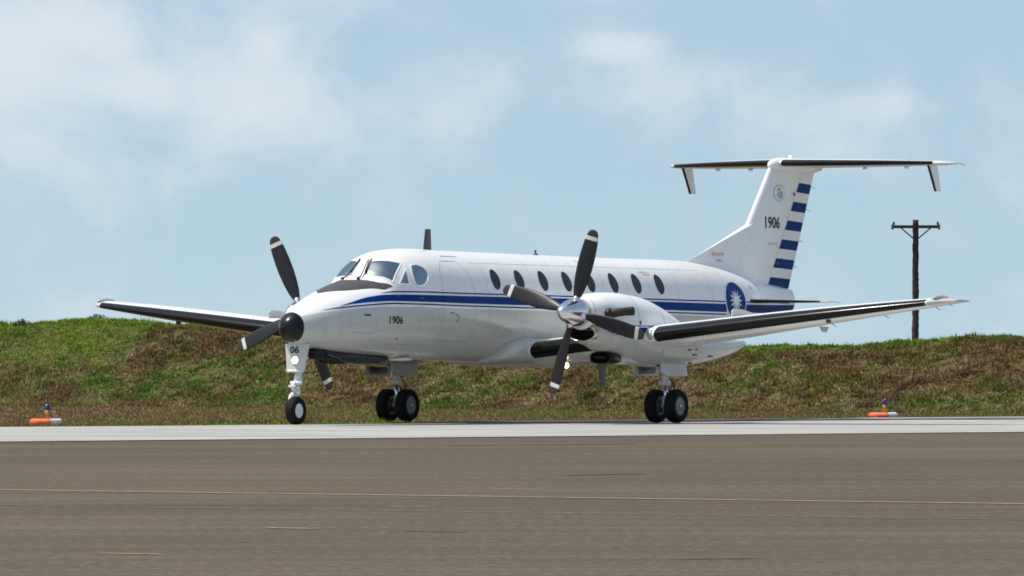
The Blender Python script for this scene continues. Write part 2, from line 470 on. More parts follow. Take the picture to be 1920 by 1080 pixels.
def line(name, a, b, w, z, mat):
    a, b = Vector((*a, 0)), Vector((*b, 0)); d = (b - a).normalized(); n = Vector((-d.y, d.x, 0)) * w / 2; L = (b - a).length
    k = max(2, int(L / 1.2)); V, F = [], []
    for i in range(k + 1):
        q = a + (b - a) * i / k; j = (rnd.random() - .5) * w * .25
        V += [tuple(q + n + n * j + Vector((0, 0, z))), tuple(q - n + n * j + Vector((0, 0, z)))]
        if i: F.append((2 * i - 2, 2 * i - 1, 2 * i + 1, 2 * i))
    return tag(link(name, mesh(name, V, F), mat, None, False), kind='structure')
a, b = Vector(P2(0, 914)), Vector(P2(1920, 940)); d = (b - a)
line('taxi_line', a - d * 4, b + d * 1.2, .17, -.017, M['yellow_line'])
a, b = Vector(P2(-300, 938)), Vector(P2(1920, 969)); d = (b - a)
line('faint_taxi_line', a, b + d * .3, .07, -.0175, M['white_line'])
for (u0, v0, u1, v1, mt, w) in ((928, 912.5, 1012, 913.5, 'yellow_line', .10), (500, 984, 588, 986, 'yellow_line', .10), (186, 1031, 300, 1033, 'yellow_line', .09), (728, 944.5, 802, 945.5, 'yellow_line', .08), (1588, 911.5, 1622, 912.5, 'white_line', .09), (760, 990, 868, 992, 'tar', .10)):
    line('crack_seal' if mt == 'tar' else 'painted_dash', P2(u0, v0), P2(u1, v1), w, -.0165, M[mt])

for k in range(-6, 16):
    line('slab_joint', tpos(k * 6.0 + 1.5, .05), tpos(k * 6.0 + 1.5, WID - .05), .05, -.0085, M['shoulder'])
line('slab_joint', tpos(-100, WID * .5), tpos(150, WID * .5), .06, -.008, M['joint_pale'])
def curve_mark(name, pts, w, mat, z):
    f = pchip([q[0] for q in pts], [q[1] for q in pts]); x0, x1 = pts[0][0], pts[-1][0]; V, F = [], []
    for i in range(41):
        xx = x0 + (x1 - x0) * i / 40; yy = f(xx); tp_ = w * min(1, i / 6 + .1, (40 - i) / 6 + .1) / 2
        V += [(xx, yy + tp_, z), (xx, yy - tp_, z)]
        if i: F.append((2 * i - 2, 2 * i - 1, 2 * i + 1, 2 * i))
    return tag(link(name, mesh(name, V, F), mat, None, False), kind='structure')
for (p0, p1, p2, w) in (((1250, 1041), (1330, 1040.5), (1430, 1040), .12), ((1050, 887), (1130, 885.5), (1220, 884), .4), ((820, 832), (1000, 831), (1200, 829), .7)):
    a = [P2(*q) for q in (p0, p1, p2)]; curve_mark('tyre_mark', a, w, M['tyre_mark'], -.0168)
# ------------------------------------------------------------------ grass bank behind the taxiway
def sm(a, b, x):
    t = max(0, min(1, (x - a) / (b - a))); return t * t * (3 - 2 * t)
CREST = pchip([-60, -25, -16, -12.2, -9.6, -7.1, -5.1, -2, 1.5, 4.7, 7.0, 8.2, 10.4, 15, 25, 60], [1.7, 1.85, 1.8, 1.83, 1.90, 1.76, 1.64, 1.5, 1.34, 1.24, 1.27, 1.36, 1.46, 1.5, 1.5, 1.6])
FOOT = pchip([-60, -30, -13, -8, -5, 0, 4, 9, 14, 30, 60], [66, 60, 57, 54, 49, 40, 33, 27, 24, 20, 18])
def foot(X): return FOOT(X) + .6 * noise.noise((X * .25, 3.1, 0))
def bank(X, Y):
    f = foot(X); w = 7.5 - 1.0 * sm(-7, -9, X); t = (Y - f) / w
    up = sm(-.08, 1.0, t) if t < 1 else 1
    h = CREST(X) * (.55 * up + .45 * max(0, min(1, t)) ** .8)
    if t > 1: h = CREST(X) * (1 - .25 * sm(1.6, 6, t))
    k = sm(-.1, .25, t) * (1 - .6 * sm(.85, 1.05, t))
    h += k * (.16 * noise.noise((X * .9, Y * .9, 1.3)) + .13 * noise.noise((X * 2.3, Y * 2.0, 4.1)) + .06 * noise.noise((X * 5, Y * 4, 8.1)))
    return max(h, -.03) if t > -.1 else -.03
NXb, NYb = 420, 90
V, F = [], []
for j in range(NYb + 1):
    for i in range(NXb + 1):
        t = i / NXb * 2 - 1; X = 20 * t + 45 * t ** 5
        q = j / NYb; Y = foot(X) - 1.0 + 9.5 * min(q / .8, 1) + (30 * ((q - .8) / .2) ** 1.5 if q > .8 else 0)
        V.append((X, Y, bank(X, Y)))
for j in range(NYb):
    for i in range(NXb):
        a = j * (NXb + 1) + i; F.append((a, a + 1, a + NXb + 2, a + NXb + 1))
m, t, b_ = new_mat('bank_soil')
f = noise_node(t, 2.6, 8, .75); c = ramp(t, f, [(.36, (.050, .040, .017)), (.47, (.10, .078, .036)), (.54, (.078, .085, .024)), (.66, (.16, .125, .060))])
bump(t, b_, noise_node(t, 9, 5, .7), .8, .06)
t.links.new(c, b_.inputs['Base Color']); b_.inputs['Roughness'].default_value = .95; b_.inputs['Specular IOR Level'].default_value = .1
M['bank'] = m
tag(part('earth_bank', (V, F), M['bank'], None), kind='structure')

# grass: single blades, colour of each blade stored on it (green sward, dry stalks, brown patches)
def grass_mat(name):
    m, t, b = new_mat(name)
    at = nd(t, 'ShaderNodeVertexColor', layer_name='tint')
    t.links.new(at.outputs['Color'], b.inputs['Base Color']); b.inputs['Roughness'].default_value = .75; b.inputs['Specular IOR Level'].default_value = .15
    out = t.nodes['Material Output']; tl = nd(t, 'ShaderNodeBsdfTranslucent'); t.links.new(at.outputs['Color'], tl.inputs['Color'])
    mx = nd(t, 'ShaderNodeMixShader'); mx.inputs[0].default_value = .25
    t.links.new(b.outputs[0], mx.inputs[1]); t.links.new(tl.outputs[0], mx.inputs[2]); t.links.new(mx.outputs[0], out.inputs['Surface'])
    return m
M['grass'] = grass_mat('grass_blades')
rg_ = np.random.default_rng(11)
def blades(name, X, Y, Z, H, W, C, lean=.35):
    n = len(X); ang = rg_.uniform(0, 2 * np.pi, n); la = rg_.uniform(0, 2 * np.pi, n); ll = rg_.uniform(.05, lean, n) * H
    dx, dy = np.cos(ang) * W / 2, np.sin(ang) * W / 2; lx, ly = np.cos(la) * ll, np.sin(la) * ll
    co = np.zeros((n, 5, 3)); Z = Z - .02
    co[:, 0] = np.stack([X - dx, Y - dy, Z], 1); co[:, 1] = np.stack([X + dx, Y + dy, Z], 1)
    co[:, 2] = np.stack([X + dx * .8 + lx * .35, Y + dy * .8 + ly * .35, Z + H * .6], 1); co[:, 3] = np.stack([X - dx * .8 + lx * .35, Y - dy * .8 + ly * .35, Z + H * .6], 1)
    co[:, 4] = np.stack([X + lx, Y + ly, Z + H], 1)
    me = bpy.data.meshes.new(name); me.vertices.add(n * 5); me.vertices.foreach_set('co', co.ravel())
    base = np.arange(n)[:, None] * 5
    loops = np.concatenate([base + np.array([[0, 1, 2, 3]]), base + np.array([[3, 2, 4]])], 1).ravel()
    me.loops.add(n * 7); me.loops.foreach_set('vertex_index', loops)
    me.polygons.add(n * 2); st = (np.arange(n)[:, None] * 7 + np.array([[0, 4]])).ravel(); me.polygons.foreach_set('loop_start', st)
    at = me.color_attributes.new('tint', 'FLOAT_COLOR', 'POINT')
    col = np.ones((n, 5, 4)); col[:, :, :3] = C[:, None, :]; at.data.foreach_set('color', col.ravel())
    me.update(); me.validate()
    return link(name, me, M['grass'], None, False)
def nz(x, y, z, s): return noise.noise((x * s, y * s, z))
GREEN, OLIVE, BROWN, STRAW, LIME, RUST = [np.array(c) for c in ((.078, .175, .017), (.155, .155, .034), (.180, .125, .052), (.44, .34, .18), (.185, .270, .030), (.190, .112, .054))]
def lerp3(stops, x):
    for (a, ca), (b, cb) in zip(stops[:-1], stops[1:]):
        if x <= b:
            t = max(0, (x - a) / (b - a)); return ca * (1 - t) + cb * t
    return stops[-1][1]
RAMP = [(.0, RUST), (.25, BROWN), (.5, OLIVE), (.75, OLIVE * .5 + GREEN * .5), (1.0, GREEN), (1.35, LIME)]
def bank_colour(X, Y, t):
    g = .44 + .85 * nz(X, Y * .7, 2, .45) + .70 * nz(X, Y * 1.2, 6, 1.1) + .30 * nz(X, Y * 2, 9, 2.6)
    left = sm(-7.9, -9.0, X + .7 * nz(X, Y, 5, .6)); top = sm(.86, 1.0, t)
    g += 1.0 * left * sm(.36, .5, t + .06 * nz(X, 0, 15, .8)) + .78 * top - .30 * (1 - left) * sm(.38, .60, t) * sm(.95, .82, t)
    c = lerp3(RAMP, g + rg_.normal(0, .07))
    dark = nz(X, Y * 1.5, 17, 1.9)
    if dark > .1 and left < .5: c = c * (1 - 1.4 * min(.35, dark - .1))
    s = nz(X, Y * 1.4, 13, 1.0) + .15 * sm(.6, .2, t)
    if s > .18 and rg_.uniform() < .25 + 1.2 * (s - .18) and t < .62: c = c * .4 + STRAW * rg_.uniform(.35, .7)
    return c * rg_.uniform(.82, 1.2)
def tufts(X, Y, Z, C, H, n, spread, wid):
    """expand tuft positions into n outward-leaning blades each"""
    k = len(X); a = rg_.uniform(0, 2 * np.pi, (k, n)); r = spread[:, None] * np.sqrt(rg_.uniform(0, 1, (k, n)))
    hh = H[:, None] * rg_.uniform(.45, 1.0, (k, n)) * (1 - .45 * (r / spread[:, None]) ** 2)
    cc = np.clip(C[:, None, :] * rg_.uniform(.85, 1.17, (k, n, 1)), 0, 1)
    return (X[:, None] + r * np.cos(a)).ravel(), (Y[:, None] + r * np.sin(a)).ravel(), np.repeat(Z, n), hh.ravel(), rg_.uniform(wid[0], wid[1], k * n), cc.reshape(-1, 3)
N = 44000
X = rg_.uniform(-15.5, 15.5, N); T = rg_.uniform(-.25, 1.16, N)
Y = np.array([foot(x) + t_ * (7.5 - 1.0 * sm(-7, -9, x)) for x, t_ in zip(X, T)])
Z = np.array([bank(x, y) for x, y in zip(X, Y)])
C = np.array([bank_colour(x, y, t_) for x, y, t_ in zip(X, Y, T)])
big = np.clip(np.array([nz(x, t_ * 7, 21, 1.6) for x, t_ in zip(X, T)]) + .25, 0, .8)
H = rg_.uniform(.05, .10, N) * (1 + 1.5 * big) * np.where((X < -8.4) & (T > .4) & (T < .92), .7, 1.0)
tag(blades('bank_grass', *(lambda x, y, z, h, w, c: (x, y, z, h, w, c))(*tufts(X, Y, Z, C, H, 11, rg_.uniform(.08, .19, N), (.018, .040))), 1.1), 'mixed green and brown grass covering the earth bank', 'grass', kind='stuff')
# thin tall stalks on the skyline
N = 2600
X = rg_.uniform(-18, 18, N); T = rg_.uniform(.92, 1.3, N); Y = np.array([foot(x) + t_ * 7.2 for x, t_ in zip(X, T)]); Z = np.array([bank(x, y) for x, y in zip(X, Y)])
C = np.array([(LIME * .7 + STRAW * .3) * rg_.uniform(.6, 1.2) for _ in X])
H = rg_.uniform(.08, .20, N) * np.array([.5 + 1.0 * max(0, nz(x, 0, 33, 1.2) + .3) for x in X])
tag(blades('skyline_grass', X, Y, Z, H, rg_.uniform(.006, .012, N), C, .5), 'thin seeding grass stalks along the top of the bank', 'grass', kind='stuff')
# flat verge between pavement and bank
N = 90000
X = rg_.uniform(-15.5, 15.5, N); q = rg_.uniform(0, 1, N) ** 1.4
Y0 = np.array([(Apt + tn * WID + td * ((x - (Apt + tn * WID).x) / td.x)).y for x in X]); Y1 = np.array([foot(x) + .3 for x in X])
Y = Y0 - .25 + (Y1 - Y0 + .25) * q
ok = np.array([not ((Vector((x, y, 0)) - Apt).dot(tn) < WID + 4.4 and (Vector((x, y, 0)) - Apt).dot(td) > 25) for x, y in zip(X, Y)])
X, Y, q = X[ok], Y[ok], q[ok]
C = []
for x, y, k in zip(X, Y, q):
    g = .36 + .40 * nz(x, y * .12, 40, .5) + .35 * nz(x, y * .2, 41, 1.5)
    edge = sm(-5.2, -4.6, x) * sm(-1.9, -2.5, x) * sm(.22, .05, k)           # bright strip of new grass by the pavement edge
    g += 1.0 * edge - .22 * sm(-4.0, -8.0, x) * sm(.02, .10, k)
    c = lerp3(RAMP, g + rg_.normal(0, .10))
    if rg_.uniform() < .25: c = c * .6 + STRAW * .25
    C.append(c * rg_.uniform(.8, 1.2))
tag(blades('verge_grass', X, Y, np.full(len(X), -.045), rg_.uniform(.03, .09, len(X)), rg_.uniform(.016, .035, len(X)), np.array(C), .8), 'short dry grass on the flat verge beside the taxiway', 'grass', kind='stuff')

# ragged fringe of taller grass along the pavement edge
N = 3500
X = rg_.uniform(-15, 15, N); E0 = Apt + tn * WID
Y = np.array([(E0 + td * ((x - E0.x) / td.x)).y for x in X]) + rg_.uniform(-.3, 1.5, N)
ok = np.array([(Vector((x, y, 0)) - Apt).dot(td) < 26 for x, y in zip(X, Y)]); X, Y = X[ok], Y[ok]
H = rg_.uniform(.03, .09, len(X)) * np.array([.5 + 1.2 * max(0, nz(x, 1, 50, 2.5) + .4) for x in X])
C = np.array([lerp3(RAMP, .55 + .6 * nz(x, 2, 51, .9) + (.6 if -4.9 < x < -2.1 else 0)) * rg_.uniform(.8, 1.2) for x, y in zip(X, Y)])
tag(blades('edge_grass', X, Y, np.full(len(X), -.03), H, rg_.uniform(.012, .03, len(X)), C, .8), 'ragged grass fringe growing along the far pavement edge', 'grass', kind='stuff')

# shrubs on the bank crest
M['leaf'] = simple('shrub_leaf', (.030, .075, .014), .6, 0, .5, 3)
def shrub(X, t_, w, h, label):
    Y = foot(X) + 7.0 * t_; z0 = bank(X, Y) - .12; root = empty('shrub', (X, Y, z0))
    tag(root, label, 'shrub', 'shrubs on the bank crest')
    st = [tube([(0, 0, 0), (rnd.uniform(-.1, .1) * w, rnd.uniform(-.1, .1) * w, h * .5), (rnd.uniform(-.4, .4) * w, rnd.uniform(-.3, .3) * w, h * .9)], [.014, .010, .004], 6) for _ in range(6)]
    part('stem', join(*st), M['metal_dark'], root)
    V, F = [], []
    for k in range(900):
        a = rnd.uniform(0, 2 * math.pi); r = math.sqrt(rnd.random()) * w / 2; zz = h * rnd.random() * (1 - .55 * (2 * r / w) ** 2); lobed = 1 + .25 * math.sin(3 * a + X)
        p = Vector((r * lobed * math.cos(a), r * lobed * math.sin(a) * .8, zz)); d = Vector((rnd.uniform(-1, 1), rnd.uniform(-1, 1), rnd.uniform(-.2, 1))).normalized(); s = d.orthogonal().normalized(); L = rnd.uniform(.03, .07)
        k0 = len(V); V += [tuple(p), tuple(p + d * L * .5 + s * L * .28), tuple(p + d * L), tuple(p + d * L * .5 - s * L * .28)]; F.append((k0, k0 + 1, k0 + 2, k0 + 3))
    part('foliage', (V, F), M['leaf'], root, False)
shrub(-11.6, .93, .46, .30, 'dark green shrub on the bank crest, the one nearest the left edge')
shrub(-10.35, .97, .34, .22, 'small dark green shrub on the bank crest left of the wing tip')
shrub(-9.75, .95, .60, .27, 'widest dark green shrub on the bank crest under the far wing tip')
shrub(-6.6, .95, .30, .20, 'small green shrub on the bank crest below the far wing')

# ------------------------------------------------------------------ taxiway edge lights
M['orange'] = simple('orange_marker_paint', (.74, .13, .03), .6, 0, .35, 14)
M['collar_white'] = simple('white_marker_paint', (.66, .68, .71), .6, 0, .3, 14)
M['stem_yellow'] = simple('ochre_light_stem', (.50, .20, .03), .5)
M['blue_lens'] = simple('cobalt_lens', (.010, .012, .13), .15, 0, .1, 5, .5)
def edge_light(X, Y, label):
    root = empty('taxiway_edge_light', (X, Y, -.045)); tag(root, label, 'edge light', 'blue taxiway edge lights')
    def half(a0, a1):
        rg = []
        for k in range(19):
            a = a0 + (a1 - a0) * k / 18; ring = []
            for j in range(14):
                t = 2 * math.pi * j / 14; r = .205 + .062 * math.copysign(abs(math.cos(t)) ** .8, math.cos(t)); z = .066 + .056 * math.copysign(abs(math.sin(t)) ** .8, math.sin(t)) * (1 + .06 * math.sin(5 * a))
                ring.append((r * math.cos(a), r * math.sin(a), z))
            rg.append(ring)
        return loft(rg)
    part('orange_collar', half(R(69), R(291)), M['orange'], root, angle=60)
    part('white_collar', half(R(-68.5), R(68.5)), M['collar_white'], root, angle=60)
    part('base_plate', lathe([(0, .13), (.035, .13), (.045, .11)], (0, 0, 1), (0, 0, 0), 24, True, True), M['metal_dark'], root)
    part('stem', tube([(.03, 0, .03), (.03, 0, .12), (.03, 0, .19), (.03, 0, .26)], [.028, .022, .028, .046], 14), M['stem_yellow'], root)
    part('blue_lens', lathe([(0, .044), (.02, .050), (.06, .048), (.09, .040), (.104, .02), (.106, .004)], (0, 0, 1), (.03, 0, .26), 20, True, True), M['blue_lens'], root)
x, y = P2(86, 799.0, -.045); edge_light(x, y, 'blue taxiway light in an orange and white collar under the far wing tip')
x, y = P2(1656, 786.0, -.045); edge_light(x, y, 'blue taxiway light in an orange and white collar below the utility pole')

# ------------------------------------------------------------------ utility pole
M['pole_wood'] = simple('dark_creosoted_wood', (.030, .026, .024), .85, 0, .35, 3)
k = 380 / 16875; px = (1716 - 960) * k
pole = empty('utility_pole', (px, 230, -.05)); tag(pole, 'dark wooden utility pole with one crossarm behind the bank', 'utility pole')
zz = lambda v: 1.1 + (667.5 - v) * k + .05
part('pole_shaft', tube([(rnd.uniform(-.012, .012) + .02 * q / 60, 0, -.3 + (zz(412) + .3) * q / 60) for q in range(61)], [(.165 - .04 * q / 60) * rnd.uniform(.92, 1.07) for q in range(61)], 14), M['pole_wood'], pole)
part('crossarm', box(-.98, 1.02, -.20, -.10, zz(425) - .07, zz(425) + .06, .012), M['pole_wood'], pole, False)
for s in (-1, 1):
    part('arm_brace', tube([(s * .62 + .02, -.12, zz(425) - .06), (.02 + s * .11, -.13, zz(447))], .028, 8), M['pole_wood'], pole)
    for q in (.93,):
        part('insulator', lathe([(0, .03), (.04, .03), (.05, .055), (.08, .06), (.10, .04), (.13, .05), (.16, .02)], (0, 0, 1), (s * q + .02, -.15, zz(425) + .055), 12, True, True), M['pole_wood'], pole)
    part('arm_bracket', box(s * .98 + .02 - .05, s * .98 + .02 + .05, -.22, -.08, zz(425) - .12, zz(425) + .09, .01), M['metal_dark'], pole, False)

# ------------------------------------------------------------------ the aircraft (x aft from the nose, y to starboard, z up)
TH, PIT, XM, X0 = R(58.75), 0.008, 7.6, 0.31
plane = empty('twin_propeller_airplane', (X0 - XM * math.cos(TH), -XM * math.sin(TH), XM * math.sin(PIT)), (0, PIT, TH))
plane.rotation_mode = 'XYZ'
tag(plane, 'white and blue twin propeller airplane with T tail standing on the taxiway', 'airplane')

# --- fuselage skin with real cockpit window openings
NPH = 200
xs = [0, .004, .012, .02, .035, .05, .07, .1, .14, .18, .22]
x = .28
while x < 1.98: xs.append(x); x += .06
while x < 3.40: xs.append(x); x += .02
while x < 16.2: xs.append(x); x += .09
xs.append(16.32)
W_SHIELD = [(2.385, 1.70), (2.425, 1.83), (2.49, 1.969), (2.58, 2.10), (2.726, 2.244), (2.60, 2.33), (2.45, 2.43), (2.322, 2.525), (2.25, 2.30), (2.19, 2.076), (2.16, 1.88), (2.15, 1.70)]
W_TRI = [(2.746, 2.399), (2.58, 2.535), (2.43, 2.656), (2.57, 2.70), (2.705, 2.743), (2.725, 2.56)]
W_DV = [(2.92, 2.357), (3.00, 2.345), (3.097, 2.351), (3.18, 2.395), (3.249, 2.456), (3.285, 2.53), (3.29, 2.608), (3.25, 2.69), (3.176, 2.755), (3.08, 2.79), (2.99, 2.799), (2.92, 2.785), (2.865, 2.758), (2.845, 2.66), (2.85, 2.547), (2.88, 2.44)]
HOLES = []
for w in (W_SHIELD, W_TRI, W_DV):
    HOLES.append(w); HOLES.append([(a, math.pi - b) for a, b in w])
def inside(p, poly):
    c = False; n = len(poly)
    for i in range(n):
        a, b = poly[i], poly[i - 1]
        if (a[1] > p[1]) != (b[1] > p[1]) and p[0] < (b[0] - a[0]) * (p[1] - a[1]) / (b[1] - a[1]) + a[0]: c = not c
    return c
rings = [[fpt(x, 2 * math.pi * j / NPH) for j in range(NPH)] for x in xs]
V = [p for r in rings for p in r]
F, panes = [], {i: [] for i in range(len(HOLES))}
hole_of = {}
for i in range(len(xs) - 1):
    for j in range(NPH):
        q = (i * NPH + j, i * NPH + (j + 1) % NPH, (i + 1) * NPH + (j + 1) % NPH, (i + 1) * NPH + j)
        h = None
        if 2.1 < xs[i] < 3.35:
            c = ((xs[i] + xs[i + 1]) / 2, 2 * math.pi * (j + .5) / NPH)
            for k, poly in enumerate(HOLES):
                if inside(c, poly): h = k
        if h is None: F.append(q)
        else: hole_of[(i, j)] = h
F.append(tuple(reversed(range(NPH)))); F.append(tuple((len(xs) - 1) * NPH + k for k in range(NPH)))
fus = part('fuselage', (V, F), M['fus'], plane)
# panes: the removed cells and one more ring of cells, set slightly inside the skin
for k, poly in enumerate(HOLES):
    cells = {c for c, h in hole_of.items() if h == k}
    grown = set(cells)
    for (i, j) in cells:
        for di in (-1, 0, 1):
            for dj in (-1, 0, 1): grown.add((i + di, (j + dj) % NPH))
    vi, pv, pf = {}, [], []
    for (i, j) in sorted(grown):
        q = []
        for (a, b) in ((i, j), (i, j + 1), (i + 1, j + 1), (i + 1, j)):
            b %= NPH
            if (a, b) not in vi:
                vi[(a, b)] = len(pv); pv.append(fpt(xs[a], 2 * math.pi * b / NPH, -.006))
            q.append(vi[(a, b)])
        pf.append(tuple(q))
    part(['windshield_pane', 'windshield_pane', 'quarter_window', 'quarter_window', 'cockpit_side_window', 'cockpit_side_window'][k], (pv, pf), M['glass'], fus)
    # frame bead round the opening
    n = len(poly); dense = []
    for a in range(n):
        p0, p1, p2, p3 = poly[a - 1], poly[a], poly[(a + 1) % n], poly[(a + 2) % n]
        for s in range(6):
            t = s / 6
            if k in (4, 5):
                f = lambda q0, q1, q2, q3: .5 * ((2 * q1) + (-q0 + q2) * t + (2 * q0 - 5 * q1 + 4 * q2 - q3) * t * t + (-q0 + 3 * q1 - 3 * q2 + q3) * t ** 3)
                dense.append((f(p0[0], p1[0], p2[0], p3[0]), f(p0[1], p1[1], p2[1], p3[1])))
            else: dense.append((p1[0] + (p2[0] - p1[0]) * t, p1[1] + (p2[1] - p1[1]) * t))
    P = [Vector(fpt(a, b, .001)) for a, b in dense]; N = [(Vector(fpt(a, b, .02)) - Vector(fpt(a, b))).normalized() for a, b in dense]
    bead = []
    for a in range(len(P)):
        d = (P[(a + 1) % len(P)] - P[a - 1]).normalized(); s = N[a].cross(d).normalized(); w, hgt = .017, .003
        bead.append([tuple(P[a] + s * w), tuple(P[a] + s * w * .8 + N[a] * hgt), tuple(P[a] - s * w * .8 + N[a] * hgt), tuple(P[a] - s * w), tuple(P[a] - N[a] * .012)])
    vf = loft(bead + [bead[0]], True, False, False)
    part('window_frame', vf, M['white'], fus)
# dark lining and furniture behind the glass
lin = [[fpt(x, 2 * math.pi * j / 100, -.03) for j in range(100)] for x in [1.99 + .04 * i for i in range(42)]]
lf = []
for i in range(41):
    for j in range(100):
        c = (2.01 + .04 * i, 2 * math.pi * (j + .5) / 100)
        if not any(inside(c, p) for p in HOLES): lf.append((i * 100 + j, i * 100 + (j + 1) % 100, (i + 1) * 100 + (j + 1) % 100, (i + 1) * 100 + j))
part('cockpit_lining', ([p for r in lin for p in r], lf), M['interior'], fus)
part('cockpit_bulkhead', ([fpt(3.62, 2 * math.pi * j / 60, -.03) for j in range(60)], [tuple(range(60))]), M['interior'], fus, False)
part('glareshield', box(2.16, 2.52, -.55, .55, 1.9, 2.19, .03), M['interior'], fus)
for s in (-1, 1):
    part('seat', join(box(3.12, 3.24, s * .32 - .21, s * .32 + .21, 1.5, 2.22, .05), box(3.10, 3.2, s * .32 - .11, s * .32 + .11, 2.24, 2.42, .04), box(2.75, 3.2, s * .32 - .21, s * .32 + .21, 1.45, 1.58, .04)), M['seat'], fus)

# --- surface decals on the fuselage
def strip(top, bot, x0, x1, side, off=.0025, nz=4, dx=.05):
    ft, fb = pchip(*zip(*top)), pchip(*zip(*bot)); n = max(2, int((x1 - x0) / dx)); rg = []
    for i in range(n + 1):
        xx = x0 + (x1 - x0) * i / n; a, b = ft(xx), fb(xx)
        rg.append([fpt(xx, phz(xx, b + (a - b) * j / nz, side), off) for j in range(nz + 1)])
    return loft(rg, False, False, False)
def ribbon(center, w, x0, x1, side, off=.0025, taper=.0):
    f = pchip(*zip(*center)); pts = [x0 + (x1 - x0) * i / 120 for i in range(121)]
    wf = lambda xx: w / 2 * (min(1, (xx - x0) / taper + .08) if taper else 1)
    return strip([(q, f(q) + wf(q)) for q in pts], [(q, f(q) - wf(q)) for q in pts], x0, x1, side, off, 2)
MT = [(1.0, 1.851), (1.303, 1.918), (1.567, 1.981), (1.82, 2.019), (2.09, 2.044), (2.545, 2.052), (4.1, 2.052), (6.45, 2.055), (11.73, 2.038), (13.0, 2.035)]
MB_ = [(1.0, 1.849), (1.278, 1.883), (1.76, 1.924), (2.25, 1.943), (3.13, 1.941), (4.09, 1.932), (6.43, 1.923), (11.72, 1.90), (13.0, 1.895)]
UT = [(2.0, 2.069), (2.3, 2.094), (3.15, 2.101), (4.11, 2.094), (6.4, 2.092), (11.74, 2.077), (13.0, 2.075)]
LT = [(.62, 1.776), (1.03, 1.825), (1.736, 1.88), (2.243, 1.904), (3.125, 1.902), (4.09, 1.892), (6.43, 1.883), (11.72, 1.860), (13.0, 1.855)]
for sd in (-1, 1):
    part('blue_cheat_line', strip(MT, MB_, 1.0, 12.985, sd), M['blue'], fus)
    part('pinstripe', ribbon(UT, .022, 2.0, 12.985, sd, taper=.25), M['navy'], fus)
    part('pinstripe', ribbon(LT, .022, .62, 12.985, sd, taper=.4), M['navy'], fus)
    part('blue_tail_band', strip([(13.7, 2.035), (15.0, 2.045), (16.3, 2.06)], [(13.7, 1.90), (15.2, 1.90), (15.9, 1.93), (16.3, 1.99)], 13.80, 16.30, sd, nz=6), M['navy'], fus)
    part('pinstripe', ribbon([(13.7, 2.078), (16.2, 2.09)], .02, 13.84, 16.0, sd), M['navy'], fus)
    # roundel
    def ell(rx, rz, n=48, off=.003, cx=13.40, cz=2.10):
        c = fpt(cx, phz(cx, cz, sd), off); V = [c]; F = []; K = 6
        for r in range(1, K + 1):
            for k in range(n):
                a = 2 * math.pi * k / n; xx = cx + rx * r / K * math.cos(a); zz = cz + rz * r / K * math.sin(a)
                V.append(fpt(xx, phz(xx, zz, sd), off))
        for k in range(n): F.append((0, 1 + k, 1 + (k + 1) % n))
        for r in range(K - 1):
            for k in range(n): F.append((1 + r * n + k, 1 + (r + 1) * n + k, 1 + (r + 1) * n + (k + 1) % n, 1 + r * n + (k + 1) % n))
        return V, F
    part('roundel_border', ell(.455, .335, off=.0035), M['white'], fus)
    part('roundel_disc', ell(.425, .315, off=.005), M['blue'], fus)
    V, F = [], []
    for k in range(12):
        a = 2 * math.pi * k / 12 + math.pi / 2
        for (r, da) in ((.62, 0), (.315, .245), (.315, -.245)):
            xx = 13.40 + .425 * r * math.cos(a + da); zz = 2.10 + .315 * r * math.sin(a + da); V.append(fpt(xx, phz(xx, zz, sd), .0068))
        F.append((3 * k, 3 * k + 1, 3 * k + 2))
    part('roundel_rays', (V, F), M['white'], fus, False)
    part('roundel_sun', ell(.425 * .28, .315 * .28, off=.0085), M['white'], fus)
# antiglare panel ahead of the windshield
rg = []
AG = pchip([1.0, 1.107, 1.403, 1.934, 2.277], [.02, .18, .50, .745, 1.018]); AGI = pchip([1.9, 1.93, 2.052, 2.193, 2.277], [.0, .12, .387, .777, 1.0])
def ag_piece(x0, x1, lo, hi, n, k):
    return loft([[fpt(x0 + (x1 - x0) * i / n, math.pi / 2 - (lo(x0 + (x1 - x0) * i / n) + (hi(x0 + (x1 - x0) * i / n) - lo(x0 + (x1 - x0) * i / n)) * j / k), .003) for j in range(k + 1)] for i in range(n + 1)], False, False, False)
Vp, Fp = join(ag_piece(1.0, 1.9, lambda q: -AG(q), AG, 45, 30), ag_piece(1.9, 2.277, AGI, AG, 30, 12), ag_piece(1.9, 2.277, lambda q: -AGI(q), lambda q: -AG(q), 30, 12))
part('antiglare_panel', (Vp, Fp), M['antiglare'], fus)
# black radome cap
rr = [[fpt(x, 2 * math.pi * j / 64, .004) for j in range(64)] for x in (.002, .012, .03, .055, .09, .13, .17, .205)]
part('radome_cap', loft(rr, True, True, False), M['radome'], fus)
# cabin windows
for sd in (-1, 1):
    for k in range(8):
        cx = 5.33 + .763 * k
        for (nm, rx, rz, off, mt) in (('cabin_window', .135, .168, .004, 'cabin_glass'),):
            V = []; F = []; n = 32; K = 4
            V.append(fpt(cx, phz(cx, 2.335, sd), off))
            for r in range(1, K + 1):
                for q in range(n):
                    a = 2 * math.pi * q / n; zz = 2.335 + rz * r / K * math.sin(a); xx = cx + rx * r / K * math.cos(a)
                    V.append(fpt(xx, phz(xx, zz, sd), off))
            for q in range(n): F.append((0, 1 + q, 1 + (q + 1) % n))
            for r in range(K - 1):
                for q in range(n): F.append((1 + r * n + q, 1 + (r + 1) * n + q, 1 + (r + 1) * n + (q + 1) % n, 1 + r * n + (q + 1) % n))
            part(nm, (V, F), M[mt], fus)
